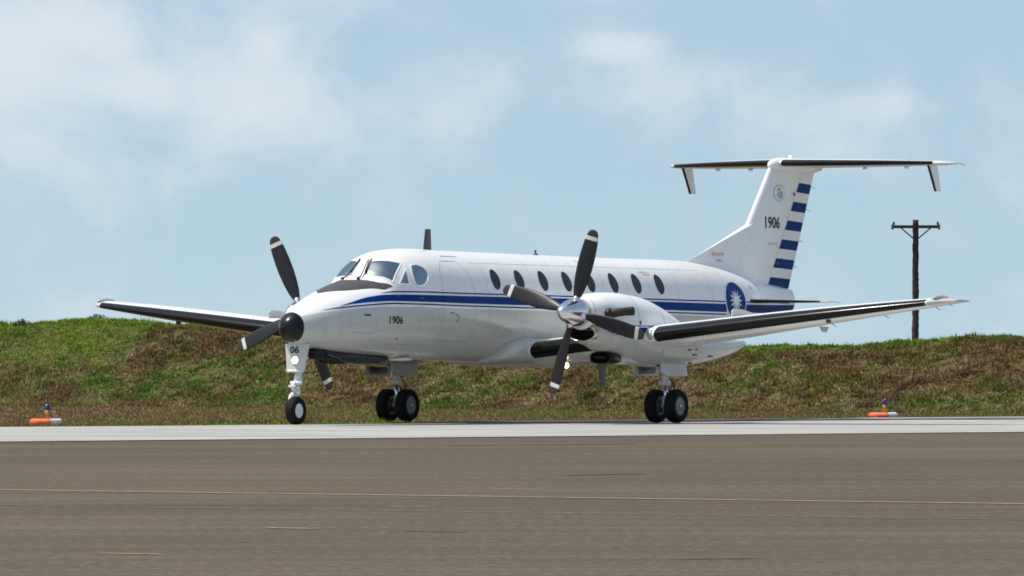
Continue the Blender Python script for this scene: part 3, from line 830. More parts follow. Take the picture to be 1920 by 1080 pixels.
# seams, doors, hatches
def seam(pts, w=.012, mat='line', name='panel_seam', off=.0022, par=None):
    P = []
    for a, b in zip(pts[:-1], pts[1:]):
        n = max(2, int(math.dist(a, b) / .05))
        P += [(a[0] + (b[0] - a[0]) * i / n, a[1] + (b[1] - a[1]) * i / n) for i in range(n)]
    P.append(pts[-1]); rg = []
    for i, (a, b) in enumerate(P):
        q0, q1 = P[max(i - 1, 0)], P[min(i + 1, len(P) - 1)]; dx, dz = q1[0] - q0[0], q1[1] - q0[1]; L = math.hypot(dx, dz) or 1
        nx, nz = -dz / L * w / 2, dx / L * w / 2
        rg.append([fpt(a + nx, phz(a + nx, b + nz, -1), off), fpt(a - nx, phz(a - nx, b - nz, -1), off)])
    return part(name, loft(rg, False, False, False), M[mat], par or fus)
seam([(3.66, 1.31), (4.57, 1.31)], .016)
seam([(3.62, 1.34), (3.60, 2.10), (3.66, 2.45), (3.85, 2.62), (4.35, 2.62), (4.52, 2.45), (4.60, 2.10), (4.60, 1.34)], .008)
seam([(4.02, 2.70), (4.55, 2.70)], .018)
seam([(1.16, 1.70), (1.15, 1.50), (1.22, 1.43), (1.68, 1.42)], .009)
seam([(1.76, 1.42), (1.78, 1.70)], .007)
for xx in (5.02, 11.25, 12.45, 13.05, 14.6): seam([(xx, 1.5), (xx, 2.6)], .006)
for xx in (5.72, 6.48, 7.24, 8.00, 8.77, 9.53, 10.30): seam([(xx, 2.12), (xx, 2.68)], .004)
for zz_ in (2.60, 1.46): seam([(4.7, zz_), (5.5 if zz_ < 2 else 12.3, zz_)], .004)
for xx in (.95, 2.9): seam([(xx, 1.2), (xx, 1.75)], .005)
seam([(2.05, 1.25), (3.4, 1.24)], .006); seam([(.62, 1.25), (.60, 1.72)], .006)
for (a, b, w) in ((3.83, 1.77, .07), (3.98, 1.745, .04), (2.30, 2.03, .07), (2.92, 2.0, .08), (1.47, 1.71, .10)):
    seam([(a, b), (a + w * 1.6, b)], .022 if w < .09 else .035, 'metal_dark', 'recessed_latch', .003)
seam([(4.07, 1.735), (4.09, 1.69), (4.07, 1.64), (4.0, 1.635)], .014, 'metal_dark', 'door_handle', .006)
seam([(2.40, 1.36), (2.44, 1.32)], .02, 'metal_dark', 'static_port', .004)
seam([(14.17, 2.34), (14.30, 2.34)], .07, 'grey', 'vent_grille', .003)
# writing
def letter_fus(body, xl, xr, zb, zt, mat, name, bold=.02, off=.004):
    V, F = text_vf(body, bold)
    return part(name, ([fpt(xl + (xr - xl) * u, phz(xl + (xr - xl) * u, zb + (zt - zb) * w, -1), off) for u, w in V], F), M[mat], fus, False)
letter_fus('1906', 2.085, 2.45, 1.572, 1.704, 'black', 'fleet_number', .03)
letter_fus('RESCUE', 10.18, 10.46, 2.525, 2.545, 'red', 'rescue_marking', .01)
letter_fus('HERE', 10.24, 10.48, 2.485, 2.505, 'red', 'rescue_marking', .01)
seam([(8.36, 2.70), (8.46, 2.655)], .016, 'red', 'rescue_marking', .003)
seam([(8.40, 2.625), (8.56, 2.63)], .012, 'red', 'rescue_marking', .003)
# aerials and small fittings
def blade_aerial(name, x0, x1, x2, x3, z0, z1, mat, th=.03):
    sec = lambda a, b, z, t: [(a + (b - a) * (.5 - .5 * math.cos(k * math.pi / 5)), (t * math.sin(k * math.pi / 5)), z) for k in range(6)] + [(a + (b - a) * (.5 + .5 * math.cos(k * math.pi / 5)), -(t * math.sin(k * math.pi / 5)), z) for k in range(1, 5)]
    return part(name, loft([sec(x0, x1, z0, th), sec((x0 + x2) / 2, (x1 + x3) / 2, (z0 + z1) / 2, th * .8), sec(x2, x3, z1, th * .6)]), M[mat], fus, angle=50)
blade_aerial('blade_aerial', 4.18, 4.43, 4.24, 4.41, 2.79, 3.15, 'metal_dark', .035)
blade_aerial('blade_aerial', 9.78, 10.08, 9.86, 10.04, 1.0, .60, 'metal_dark', .035)
part('whip_fitting', join(lathe([(0, .045), (.02, .04), (.03, .012)], (0, 0, 1), (7.74, 0, 2.785), 12, True, True), tube([(7.74, 0, 2.80), (7.73, 0, 2.85), (7.72, 0, 2.86)], [.012, .018, .02], 8)), M['metal_dark'], fus)
part('drain_mast', box(3.05, 3.35, -.32, -.06, .985, 1.04, .012), M['white'], fus)
for s in (-1, 1):     # wipers
    q = lambda a, b, o=.02: fpt(a, math.pi / 2 - s * b, o)
    b0 = .30 if s < 0 else -.10
    arm = [fpt(1.98, math.pi / 2 + .16, .025), fpt(2.1, math.pi / 2 + .13, .03), fpt(2.28, math.pi / 2 + .09, .03), fpt(2.40, math.pi / 2 + .075, .022)] if s < 0 else \
          [fpt(1.98, math.pi / 2 - .20, .025), fpt(2.1, math.pi / 2 - .17, .03), fpt(2.28, math.pi / 2 - .11, .03), fpt(2.40, math.pi / 2 - .085, .022)]
    bl = [fpt(2.20, math.pi / 2 + .15, .014), fpt(2.42, math.pi / 2 + .115, .014)] if s < 0 else [fpt(2.20, math.pi / 2 - .15, .014), fpt(2.42, math.pi / 2 - .10, .014)]
    part('windshield_wiper', join(tube(arm, [.016, .012, .010, .008], 8), tube(bl, .013, 8), lathe([(-.02, .03), (.02, .022)], (0, 0, 1), arm[0], 12, True, True)), M['hose'], fus)
# wing root fairing
rg = []
for (xx, a, zb, zt) in ((5.60, .60, 1.0, 1.10), (5.68, .69, .965, 1.22), (5.82, .76, .945, 1.33), (6.02, .81, .93, 1.41), (6.35, .85, .92, 1.46), (7.2, .87, .91, 1.45), (8.2, .86, .92, 1.38), (8.9, .80, .95, 1.30), (9.6, .62, 1.0, 1.2)):
    zc = (zb + zt) / 2; b = (zt - zb) / 2
    rg.append([(xx, a * math.copysign(abs(math.cos(t)) ** .72, math.cos(t)), zc + b * math.copysign(abs(math.sin(t)) ** .72, math.sin(t))) for t in [2 * math.pi * k / 48 for k in range(48)]])
part('wing_root_fairing', loft(rg), M['grey'], fus)
part('belly_lamp', lathe([(0, .05), (.02, .046), (.03, .02)], (-1, 0, 0), (6.80, -1.17, .94), 16, True, True), M['lamp'], fus)

# --- aerofoils
def af(t, camber=.02, n=18, c0=0.0, c1=1.0):
    """closed loop (chord fraction, height) from trailing edge over the top to the nose and back"""
    X = [c0 + (c1 - c0) * (.5 - .5 * math.cos(math.pi * k / n)) for k in range(n + 1)]
    th = lambda q: 5 * t * (.2969 * math.sqrt(max(q, 0)) - .126 * q - .3516 * q * q + .2843 * q ** 3 - .1015 * q ** 4) + .0008
    cb = lambda q: camber * (2 * .35 * q - q * q) / .35 ** 2 if q < .35 else camber * (1 - 2 * .35 + 2 * .35 * q - q * q) / .65 ** 2
    return [(q, cb(q) + th(q)) for q in reversed(X)] + [(q, cb(q) - th(q)) for q in X[(1 if c0 == 0 else 0):]]
LEX = pchip([0, 2.6, 3.2, 8.02, 8.2, 8.33], [6.16, 6.13, 6.06, 6.63, 6.78, 7.02])
CH = pchip([0, 2.6, 3.2, 8.02, 8.2, 8.33], [2.28, 2.2, 2.12, 1.07, .90, .56])
TC = pchip([0, 3.0, 8.0, 8.33], [.17, .165, .125, .06])
INC = pchip([0, 3, 8.3], [R(3.6), R(3.0), R(-.6)])
def wpt(y, q, h, s):
    c = CH(y); a = INC(y); dx, dz = q * c, h * c
    return (LEX(y) + dx * math.cos(a) + dz * math.sin(a), s * y, 1.085 + .1075 * y - dx * math.sin(a) + dz * math.cos(a))
def wloft(ys, s, c0, c1, camber=.018):
    return loft([[wpt(y, q, h, s) for q, h in af(TC(y), camber, 18, c0, c1)] for y in ys])
lin_ = lambda a, b, n: [a + (b - a) * i / n for i in range(n + 1)]
def wboot(y0, y1, s, up=.085, lo=.075, off=.0035):
    rg = []
    for y in lin_(y0, y1, 30):
        L = af(TC(y), .018, 60); nose = len(L) // 2; row = []
        for q, h in L:
            pass
        ring = [(q, h) for i, (q, h) in enumerate(L) if (i <= 60 and q <= up) or (i > 60 and q <= lo)]
        k = off / CH(y)
        out = []
        for i, (q, h) in enumerate(ring):
            a, b = ring[max(i - 1, 0)], ring[min(i + 1, len(ring) - 1)]; dx, dz = b[0] - a[0], b[1] - a[1]; l = math.hypot(dx, dz) or 1
            out.append(wpt(y, q + dz / l * k, h - dx / l * k, s))
        rg.append(out)
    return loft(rg, False, False, False)
for s in (-1, 1):
    wing = part('wing', wloft([.45, 1.2, 2.0, 2.6, 3.2, 4, 5, 6, 7, 8.02], s, 0, .74), M['wing'], plane, angle=40)
    part('flap', wloft([.80, 1.5, 2.14], s, .748, 1.0), M['wing'], wing, angle=40)
    part('flap', wloft([3.06, 4.0, 5.18], s, .748, 1.0), M['wing'], wing, angle=40)
    part('aileron', wloft([5.22, 6.5, 7.98], s, .748, 1.0), M['wing'], wing, angle=40)
    part('wing_tip', wloft([8.025, 8.1, 8.2, 8.28, 8.33], s, 0, 1.0), M['grey'], wing, angle=50)
    part('deice_boot', wboot(.86, 2.2, s), M['boot'], wing)
    part('deice_boot', wboot(3.27, 8.0, s), M['boot'], wing)
    # chordwise fence standing on the upper skin
    fy = 4.49; prof = []
    for (xx, zz) in ((.19, .03), (.19, .20), (.215, .235), (.26, .25), (.40, .245), (.60, .20), (.85, .10), (.95, .02)):
        prof.append(wpt(fy, xx * .95 + .02, .035 + zz / CH(fy), s))
    part('wing_fence', slab(prof, .016, (0, 1, 0)), M['grey'], wing, False)
    tipc = wpt(8.1, .1, .02, s)
    part('tip_lens', ellipsoid((tipc[0] + .20, tipc[1], tipc[2] + .05), (.26, .07, .055)), M['grey_lens'], wing)
    part('navigation_light', ellipsoid((tipc[0] + .18, tipc[1] + s * .10, tipc[2] + .015), (.06, .035, .04), 14, 8), M['redlamp'] if s < 0 else M['grey_lens'], wing)
    for (yy, q) in ((8.1, .55), (5.6, .95), (6.6, .98), (7.6, .98)):
        p = Vector(wpt(yy, q, -.01, s)); part('static_wick', tube([p, p + Vector((.10, 0, -.03)), p + Vector((.17, 0, -.045))], [.007, .005, .003], 6), M['metal_dark'], wing)
    p = Vector(wpt(6.3, .10, -.045, s)); part('vent_fitting', box(p.x, p.x + .12, p.y - .02, p.y + .02, p.z - .06, p.z + .01, .008), M['metal_dark'], wing)
    p = Vector(wpt(5.7, .62, -.05, s)); part('aileron_hinge', slab([p, p + Vector((.28, 0, -.01)), p + Vector((.20, 0, -.10)), p + Vector((.10, 0, -.09))], .03, (0, 1, 0)), M['grey'], wing, False)
    # landing lens beside the nacelle
    p = Vector((6.08, s * 3.19, 1.43)); part('wing_lens', lathe([(0, .075), (.03, .07), (.05, .04), (.056, .01)], (-1, 0, 0), p + Vector((.03, 0, 0)), 20, False, True), M['grey_lens'], wing)
    part('lens_housing', lathe([(-.5, .02), (-.25, .09), (-.05, .115), (0, .105), (.006, .078)], (-1, 0, 0), p + Vector((.02, 0, 0)), 22, True, False), M['wing'], wing)

# --- engine nacelles and propellers
NY = 2.615
NAC = [(4.79, 1.555, 2.025, .235), (4.84, 1.50, 2.05, .27), (4.92, 1.545, 2.072, .315), (5.08, 1.53, 2.095, .365), (5.2, 1.36, 2.107, .395), (5.32, 1.21, 2.115, .418), (5.7, 1.105, 2.122, .455), (6.1, 1.01, 2.10, .47), (6.5, .945, 2.06, .475), (6.9, .915, 1.965, .475), (7.3, .91, 1.83, .465), (7.75, .92, 1.64, .445), (8.3, .96, 1.52, .40), (9.0, 1.045, 1.45, .32), (9.6, 1.145, 1.42, .21), (10.0, 1.24, 1.40, .11), (10.2, 1.32, 1.37, .03)]
_n = list(zip(*NAC)); nzb, nzt, na = [pchip(_n[0], c) for c in _n[1:]]
def npt(x, ph, s, off=0):
    zb, zt, a = nzb(x), nzt(x), na(x); zc = max(min(1.60, zt - .1), (zb + zt) / 2 - .1) if x > 5.4 else (zb + zt) / 2 + .0
    k = min(1, max(0, (x - 5.0) / .6)); zc = (zb + zt) / 2 * (1 - k) + k * (zb + (zt - zb) * .5)
    e = 2 / (2.0 + .35 * k); c, sn = math.cos(ph), math.sin(ph)
    y = (a + off) * math.copysign(abs(c) ** e, c); z = zc + ((zt - zb) / 2 + off) * math.copysign(abs(sn) ** e, sn)
    return (x, s * (NY + y), z)
def nph(x, z):
    zb, zt = nzb(x), nzt(x); k = min(1, max(0, (x - 5.0) / .6)); e = 2 / (2.0 + .35 * k)
    r = max(-1, min(1, (z - (zb + zt) / 2) / ((zt - zb) / 2)))
    return math.asin(math.copysign(abs(r) ** (1 / e), r))
def nstrip(x0, x1, zt, zb, s, outer=True, off=.004, nz=3):
    rg = []
    for i in range(25):
        xx = x0 + (x1 - x0) * i / 24; row = []
        for j in range(nz + 1):
            ph = nph(xx, zb + (zt - zb) * j / nz)
            row.append(npt(xx, ph if outer else math.pi - ph, s, off))
        rg.append(row)
    return loft(rg, False, False, False)
for s in (-1, 1):
    nx = [4.79 + .03 * i for i in range(18)] + [5.35 + .1 * i for i in range(49)]
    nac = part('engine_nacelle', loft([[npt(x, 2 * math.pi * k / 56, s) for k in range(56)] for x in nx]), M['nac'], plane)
    for outer in (True, False):
        part('nacelle_blue_band', nstrip(4.96, 6.16, 1.553, 1.45, s, outer), M['blue'], nac)
        part('nacelle_pinstripe', nstrip(5.0, 6.5, 1.585, 1.570, s, outer, .004, 1), M['navy'], nac)
        part('nacelle_pinstripe', nstrip(4.96, 6.1, 1.436, 1.422, s, outer, .004, 1), M['navy'], nac)
        part('nacelle_blue_band', nstrip(6.21, 6.30, 1.545, 1.43, s, outer), M['blue'], nac)
    for (xa, xb) in ((5.935, 5.945), (6.745, 6.755)):
        part('cowl_seam', loft([[npt(q, math.pi * (k / 30) * 1.5 - math.pi * .25, s, .003) for k in range(31)] for q in (xa, xb)], False, False, False), M['line'], nac)
    part('cowl_seam', loft([[npt(q, 2 * math.pi * k / 48, s, .003) for k in range(48)] for q in (4.845, 4.853)], True, False, False), M['line'], nac)
    # chin air inlet: polished lip, dark throat, cowl behind it
    cz, wy, hz = 1.445, .255, .125
    el = lambda x, fy, fz, dz=0, n=40: [(x, s * NY + wy * fy * math.cos(2 * math.pi * k / n), cz + dz + hz * fz * math.sin(2 * math.pi * k / n)) for k in range(n)]
    part('inlet_lip', loft([el(4.98, .86, .80), el(4.90, .88, .82), el(4.86, .94, .92), el(4.85, 1.0, 1.0), el(4.86, 1.06, 1.10), el(4.89, 1.10, 1.18), el(4.935, 1.13, 1.23)], True, False, False), M['lip'], nac)
    part('inlet_throat', loft([el(4.90, .87, .81), el(5.02, .82, .76), el(5.12, .78, .7)], True, False, True), M['dark'], nac)
    part('inlet_cowl', loft([el(4.93, 1.125, 1.225), el(5.05, 1.22, 1.35, -.01), el(5.3, 1.36, 1.6, -.03), el(5.6, 1.3, 1.5, -.06), el(5.8, .8, .9, -.05)], True, False, True), M['grey'], nac)
    # oil cooler scoop under the cowling
    sc = lambda x, w, t, b, n=32: [(x, s * NY + w * math.copysign(abs(math.cos(a)) ** .7, math.cos(a)), (t + b) / 2 + (t - b) / 2 * math.copysign(abs(math.sin(a)) ** .7, math.sin(a))) for a in [2 * math.pi * k / n for k in range(n)]]
    part('oil_cooler_scoop', loft([sc(5.60, .15, 1.12, 1.0), sc(5.46, .17, 1.14, .975), sc(5.44, .185, 1.15, .965), sc(5.46, .20, 1.15, .955), sc(5.62, .205, 1.15, .95), sc(5.80, .20, 1.14, .955), sc(5.84, .17, 1.1, .98)], True, True, True), M['boot'], nac)
    part('scoop_fairing', loft([sc(5.80, .19, 1.13, .965), sc(6.1, .20, 1.1, .945), sc(6.5, .16, 1.05, .935), sc(6.8, .1, .98, .93)]), M['grey'], nac)
    # exhaust stacks on both sides
    for q in (-1, 1):
        ex = lambda x, o, z: (x, s * NY + q * o, z)
        part('exhaust_stack', join(tube([ex(5.12, .28, 1.76), ex(5.15, .38, 1.77), ex(5.20, .46, 1.785), ex(5.27, .535, 1.80), ex(5.36, .60, 1.81), ex(5.42, .64, 1.815)], [.075, .075, .07, .068, .07, .075], 20, False)), M['exhaust'], nac)
        part('exhaust_bore', tube([ex(5.40, .628, 1.814), ex(5.25, .52, 1.795)], .062, 18), M['dark'], nac)
        part('exhaust_port', tube([ex(5.09, .33, 1.765), ex(5.115, .405, 1.77)], [.092, .088], 22), M['exhaust'], nac)
    part('cowl_vent', tube([npt(5.0, 1.9 if s < 0 else 1.2, s, -.01), npt(5.03, 1.9 if s < 0 else 1.2, s, .012)], .022, 8), M['metal_dark'], nac)
    part('cowl_latch', box(5.93, 5.98, s * (NY + .455) - .02, s * (NY + .455) + .02, 1.60, 1.66, .006), M['metal_dark'], nac)
    # soot-dark drains and fittings on the lower cowl
    for (xx, zz, l) in ((7.55, 1.20, .10), (7.75, 1.12, .13), (7.82, .985, .10), (7.8, 1.21, .05), (8.35, 1.10, .14)):
        c = npt(xx, nph(xx, zz), s, .004); part('drain_fitting', box(c[0], c[0] + l, c[1] - .012, c[1] + .012, c[2] - .012, c[2] + .012, .004), M['metal_dark'], nac)
    # propeller
    hub = (4.60, s * NY, 1.79)
    prop = empty('propeller', hub, (0, 0, 0), plane)
    part('spinner', lathe([(-.445, .004), (-.435, .035), (-.40, .075), (-.33, .118), (-.22, .165), (-.08, .205), (.06, .228), (.17, .232), (.18, .20)], (1, 0, 0), (0, 0, 0), 40, True, True), M['chrome'], prop)
    rg = []
    for (r, c, tw, th) in ((.12, .10, 60, .05), (.20, .105, 58, .048), (.27, .13, 52, .036), (.38, .185, 45, .028), (.55, .235, 38, .022), (.75, .262, 32, .017), (.95, .262, 27, .013), (1.12, .245, 23, .010), (1.25, .215, 21, .008), (1.32, .18, 20, .006), (1.365, .13, 19, .005), (1.385, .06, 19, .003)):
        a = R(-tw * .55 - 2); ring = []
        for k in range(14):
            t = 2 * math.pi * k / 14; u, w = c / 2 * math.cos(t), th * math.sin(t)
            ring.append((u * math.sin(a) + w * math.cos(a), u * math.cos(a) - w * math.sin(a), r))
        rg.append(ring)
    bme = mesh('blade', *loft(rg)); bme.materials.append(M['blade'])
    a0 = 16.2 if s < 0 else -24.4
    for k in range(4):
        b = link('blade', bme, None, prop); b.rotation_euler = (R(a0 + 90 * k), 0, 0)
        cu = part('blade_cuff', tube([(0, 0, .16), (0, 0, .262)], [.062, .058], 16), M['steel'], prop); cu.rotation_euler = (R(a0 + 90 * k), 0, 0)

# --- fin, rudder and tailplane
def fin_sec(z):
    le = 14.8 + (z - 3.42) * .785 if z > 2 else 13.7
    te = 16.30 + (z - 2.36) * .44
    hg = 15.40 + (z - 2.40) * .635
    return le, hg, te
def fin_half(x, z):
    le, hg, te = fin_sec(z); c = te - le; q = max(0, min(1, (x - le) / c))
    return 5 * .105 * c * (.2969 * math.sqrt(q) - .126 * q - .3516 * q * q + .2843 * q ** 3 - .1015 * q ** 4) + .004
fz = lin_(2.30, 4.44, 12)
def fin_ring(z, a, b, n=16):
    X = [a + (b - a) * (.5 - .5 * math.cos(math.pi * k / n)) for k in range(n + 1)]
    return [(q, fin_half(q, z), z) for q in X] + [(q, -fin_half(q, z), z) for q in reversed(X)]
fin = part('tail_fin', loft([fin_ring(z, fin_sec(z)[0] - (.0), fin_sec(z)[1]) for z in fz]), M['white'], plane, angle=45)
rud = part('rudder', loft([fin_ring(z, fin_sec(z)[1] + .014, fin_sec(z)[2]) for z in [2.37] + fz[1:-1] + [4.40]]), M['white'], fin, angle=45)
rg = []
for i in range(25):
    xx = 12.70 + (15.0 - 12.70) * i / 24; zt = 2.745 + (xx - 12.70) * .322; k = i / 24
    zb = fzt(xx) - .08
    w0, w1 = .012 + .085 * k, .006 + .07 * k * k
    rg.append([(xx, -w0 * 1.25, zb), (xx, -w0, zb + (zt - zb) * .3), (xx, -(w0 + w1) / 2, zb + (zt - zb) * .7), (xx, -w1, zt - .006), (xx, 0, zt), (xx, w1, zt - .006), (xx, (w0 + w1) / 2, zb + (zt - zb) * .7), (xx, w0, zb + (zt - zb) * .3), (xx, w0 * 1.25, zb)])
part('dorsal_fin', loft(rg), M['white'], fin, angle=45)
def fin_patch(corners, mat, name, n=10, off=.003, s=-1):
    """quad patch (left-top, right-top, right-bottom, left-bottom) in (x, z) on the fin side"""
    rg = []
    for i in range(n + 1):
        t = i / n; a = [corners[0][k] + (corners[1][k] - corners[0][k]) * t for k in (0, 1)]; b = [corners[3][k] + (corners[2][k] - corners[3][k]) * t for k in (0, 1)]
        rg.append([(q[0], s * (fin_half(*q) + off), q[1]) for q in (a, [(a[0] + b[0]) / 2, (a[1] + b[1]) / 2], b)])
    return part(name, loft(rg, False, False, False), M[mat], rud if name == 'rudder_bar' else fin)
for k in range(6):
    zl = 4.205 - .3335 * k; hgt = .165 if k < 5 else .125
    xl = lambda z: fin_sec(z)[1] + .018; xr = lambda z: fin_sec(z)[2] - .012
    for s in (-1, 1):
        fin_patch([(xl(zl), zl), (xr(zl - .025), zl - .025), (xr(zl - .025 - .165), zl - .025 - .165), (xl(zl - hgt), zl - hgt)], 'navy', 'rudder_bar', s=s)
def fin_text(body, xl, xr, zb, zt, mat, name, bold=.02, slant=0, dors=False):
    V, F = text_vf(body, bold); out = []
    for u, w in V:
        xx = xl + (xr - xl) * u + slant * w; zz = zb + (zt - zb) * w
        if dors:
            k = (xx - 12.7) / 2.3; y = (.012 + .085 * k) * 1.2 + .006
        else: y = fin_half(xx, zz) + .004
        out.append((xx, -y, zz))
    return part(name, (out, F), M[mat], fin, False)
fin_text('1906', 15.29, 15.82, 3.38, 3.595, 'black', 'fleet_number', .03)
fin_text('Beechcraft', 13.52, 13.90, 2.875, 2.945, 'red', 'maker_script', .005, .03, True)
fin_text('1900C', 13.68, 13.86, 2.775, 2.815, 'metal_dark', 'maker_script', .0, 0, True)
fin_text('- - - -', 15.40, 15.72, 3.10, 3.135, 'line', 'stencil', .0)
seam_f = lambda pts, w, mat, nm: fin_patch([(pts[0][0], pts[0][1]), (pts[1][0], pts[1][1]), (pts[1][0] + w, pts[1][1] - w * .3), (pts[0][0] + w, pts[0][1] - w * .3)], mat, nm)
def disc_fin(cx, cz, rx, rz, mat, nm, off, n=28, th0=0.0, pts=None):
    P = pts or [(cx + rx * math.cos(2 * math.pi * k / n), cz + rz * math.sin(2 * math.pi * k / n)) for k in range(n)]
    V = [(cx, -(fin_half(cx, cz) + off), cz)] + [(a, -(fin_half(a, b) + off), b) for a, b in P]
    return part(nm, (V, [(0, 1 + k, 1 + (k + 1) % len(P)) for k in range(len(P))]), M[mat], fin)
M['badge_blue'] = simple('badge_blue', (.18, .42, .62), .4); M['badge_yellow'] = simple('badge_yellow', (.65, .50, .06), .4); M['badge_skin'] = simple('badge_pink', (.70, .45, .36), .4)
disc_fin(15.80, 4.005, .20, .15, 'badge_blue', 'badge', .003)
disc_fin(15.80, 4.005, .18, .135, 'white', 'badge', .005)
disc_fin(15.79, 4.075, .065, .035, 'badge_yellow', 'badge', .007)
disc_fin(15.78, 4.0, .05, .05, 'badge_skin', 'badge', .007)
disc_fin(15.87, 3.985, .05, .06, 'badge_blue', 'badge', .008)
disc_fin(15.82, 3.925, .05, .025, 'badge_blue', 'badge', .007)
disc_fin(15.73, 3.965, .02, .025, 'red', 'badge', .008)
for (xx, zz) in ((16.36, 4.0), (15.76, 2.78)): disc_fin(xx, zz, .04, .03, 'metal_dark', 'hinge_cover', .012, 10)
for z in (2.75, 3.2, 3.75, 4.15):
    te = fin_sec(z)[2]; part('static_wick', tube([(te - .01, 0, z), (te + .16, 0, z - .03)], [.006, .003], 6), M['metal_dark'], rud)
ZT = 4.535
TLX = pchip([0, .2, 2.62, 2.76, 2.84], [15.78, 15.83, 16.78, 16.90, 17.10]); TCH = pchip([0, .2, 2.62, 2.76, 2.84], [1.60, 1.56, .76, .64, .44]); TT = pchip([0, 2.6, 2.84], [.105, .10, .05])
def tpt(y, q, h, s): return (TLX(y) + q * TCH(y), s * y, ZT + h * TCH(y) + q * .0)
tp = part('tailplane', loft([[tpt(abs(y), q, h, 1 if y >= 0 else -1) for q, h in af(TT(abs(y)), 0, 16, 0, .66)] for y in [-2.62 + 5.24 * i / 16 for i in range(17)]]), M['white'], plane, angle=45)
for s in (-1, 1):
    part('elevator', loft([[tpt(y, q, h, s) for q, h in af(TT(y), 0, 12, .675, 1.0)] for y in lin_(.16, 2.60, 6)]), M['white'], tp, angle=45)
    part('tailplane_tip', loft([[tpt(y, q, h, s) for q, h in af(TT(y), 0, 14)] for y in (2.625, 2.7, 2.76, 2.81, 2.84)]), M['white'], tp, angle=50)
    rg = []
    for y in lin_(.12, 2.60, 20):
        L = af(TT(y), 0, 50); ring = [(q, h) for q, h in L if q <= .075]; k = .004 / TCH(y); out = []
        for i, (q, h) in enumerate(ring):
            a, b = ring[max(i - 1, 0)], ring[min(i + 1, len(ring) - 1)]; dx, dz = b[0] - a[0], b[1] - a[1]; l = math.hypot(dx, dz) or 1
            out.append(tpt(y, q + dz / l * k, h - dx / l * k, s))
        rg.append(out)
    part('deice_boot', loft(rg, False, False, False), M['boot'], tp)
    # tailets hanging under the tips
    ring = lambda x0, x1, z: [(x0 + (x1 - x0) * (.5 - .5 * math.cos(math.pi * k / 6)), s * 2.47 + .022 * math.sin(math.pi * k / 6), z) for k in range(7)] + [(x0 + (x1 - x0) * (.5 + .5 * math.cos(math.pi * k / 6)), s * 2.47 - .022 * math.sin(math.pi * k / 6), z) for k in range(1, 6)]
    part('tailet', loft([ring(16.84, 17.20, 4.53), ring(16.98, 17.27, 4.28), ring(17.12, 17.33, 4.05)]), M['white'], tp, angle=50)
    part('tailet_boot', loft([ring(16.834, 16.885, 4.50), ring(16.974, 17.018, 4.28), ring(17.110, 17.15, 4.046)]), M['boot'], tp, angle=60)
    for yy in (.9, 1.7, 2.4, 2.75):
        p = Vector(tpt(yy, .99, 0, s)); part('static_wick', tube([p, p + Vector((.16, 0, -.03))], [.006, .003], 6), M['metal_dark'], tp)
    for yy in (1.15, 1.9): p = Vector(tpt(yy, .6, -.05, s)); part('elevator_hinge', box(p.x, p.x + .12, p.y - .015, p.y + .015, p.z - .03, p.z + .01, .004), M['white'], tp)
rg = []
for (xx, w, zb, zt) in ((15.60, .012, 4.475, 4.50), (15.63, .05, 4.43, 4.55), (15.70, .085, 4.395, 4.59), (15.85, .115, 4.37, 4.62), (16.1, .135, 4.345, 4.635), (16.6, .14, 4.35, 4.625), (17.1, .12, 4.38, 4.59), (17.42, .05, 4.44, 4.54)):
    rg.append([(xx, w * math.cos(t), (zb + zt) / 2 + (zt - zb) / 2 * math.sin(t)) for t in [2 * math.pi * k / 32 for k in range(32)]])
part('tail_bullet', loft(rg), M['white'], tp)
part('beacon', join(lathe([(0, .035), (.03, .032), (.055, .02), (.062, .006)], (0, 0, 1), (16.35, 0, 4.625), 16, True, True)), M['beacon'], tp)
for s in (-1, 1):
    rgs = []
    for t in (0, .5, 1.0):
        y = .36 + 1.04 * t; le = 13.88 + 1.04 * t; c = 1.15 - .68 * t
        rgs.append([(le + q * c, s * y, 2.10 + h * c) for q, h in af(.07, 0, 12)])
    st = part('stabilon', loft(rgs), M['white'], plane, angle=45)
    rg = []
    for t in lin_(0.12, 1.0, 8):
        y = .36 + 1.04 * t; le = 13.88 + 1.04 * t; c = 1.15 - .68 * t; L = [(q, h) for q, h in af(.07, 0, 40) if q < .12]
        rg.append([(le + (q - .004) * c, s * y, 2.10 + h * 1.12 * c) for q, h in L])
    part('deice_boot', loft(rg, False, False, False), M['boot'], st)
    part('stabilon_tip', loft([[(14.92 + e + q * (.47 - e), s * (1.402 + d), 2.10 + h * .47) for q, h in af(.06, 0, 10)] for d, e in ((0, 0), (.04, .08), (.07, .25))]), M['white'], st, angle=50)
    p = Vector((15.38, s * 1.45, 2.10)); part('static_wick', tube([p, p + Vector((.22, 0, -.02))], [.006, .003], 6), M['metal_dark'], st)

# --- landing gear
def tyre_vf(c, r, w, rim):
    return lathe([(-w * .40, rim), (-w * .47, rim + .015), (-w * .5, r * .80), (-w * .44, r * .92), (-w * .30, r * .985), (-w * .14, r), (-w * .12, r * .992), (-w * .06, r * .992), (-w * .04, r), (w * .04, r), (w * .06, r * .992), (w * .12, r * .992), (w * .14, r), (w * .30, r * .985), (w * .44, r * .92), (w * .5, r * .80), (w * .47, rim + .015), (w * .40, rim)], (0, 1, 0), c, 44)
def rim_vf(c, rim, w):
    vfs = [lathe([(-w * .40, rim + .004), (-w * .42, rim * .90), (-w * .28, rim * .82), (-w * .24, rim * .45), (-w * .34, rim * .36), (-w * .38, rim * .12), (w * .38, rim * .12), (w * .34, rim * .36), (w * .24, rim * .45), (w * .28, rim * .82), (w * .42, rim * .90), (w * .40, rim + .004)], (0, 1, 0), c, 32, True, True)]
    return join(*vfs)
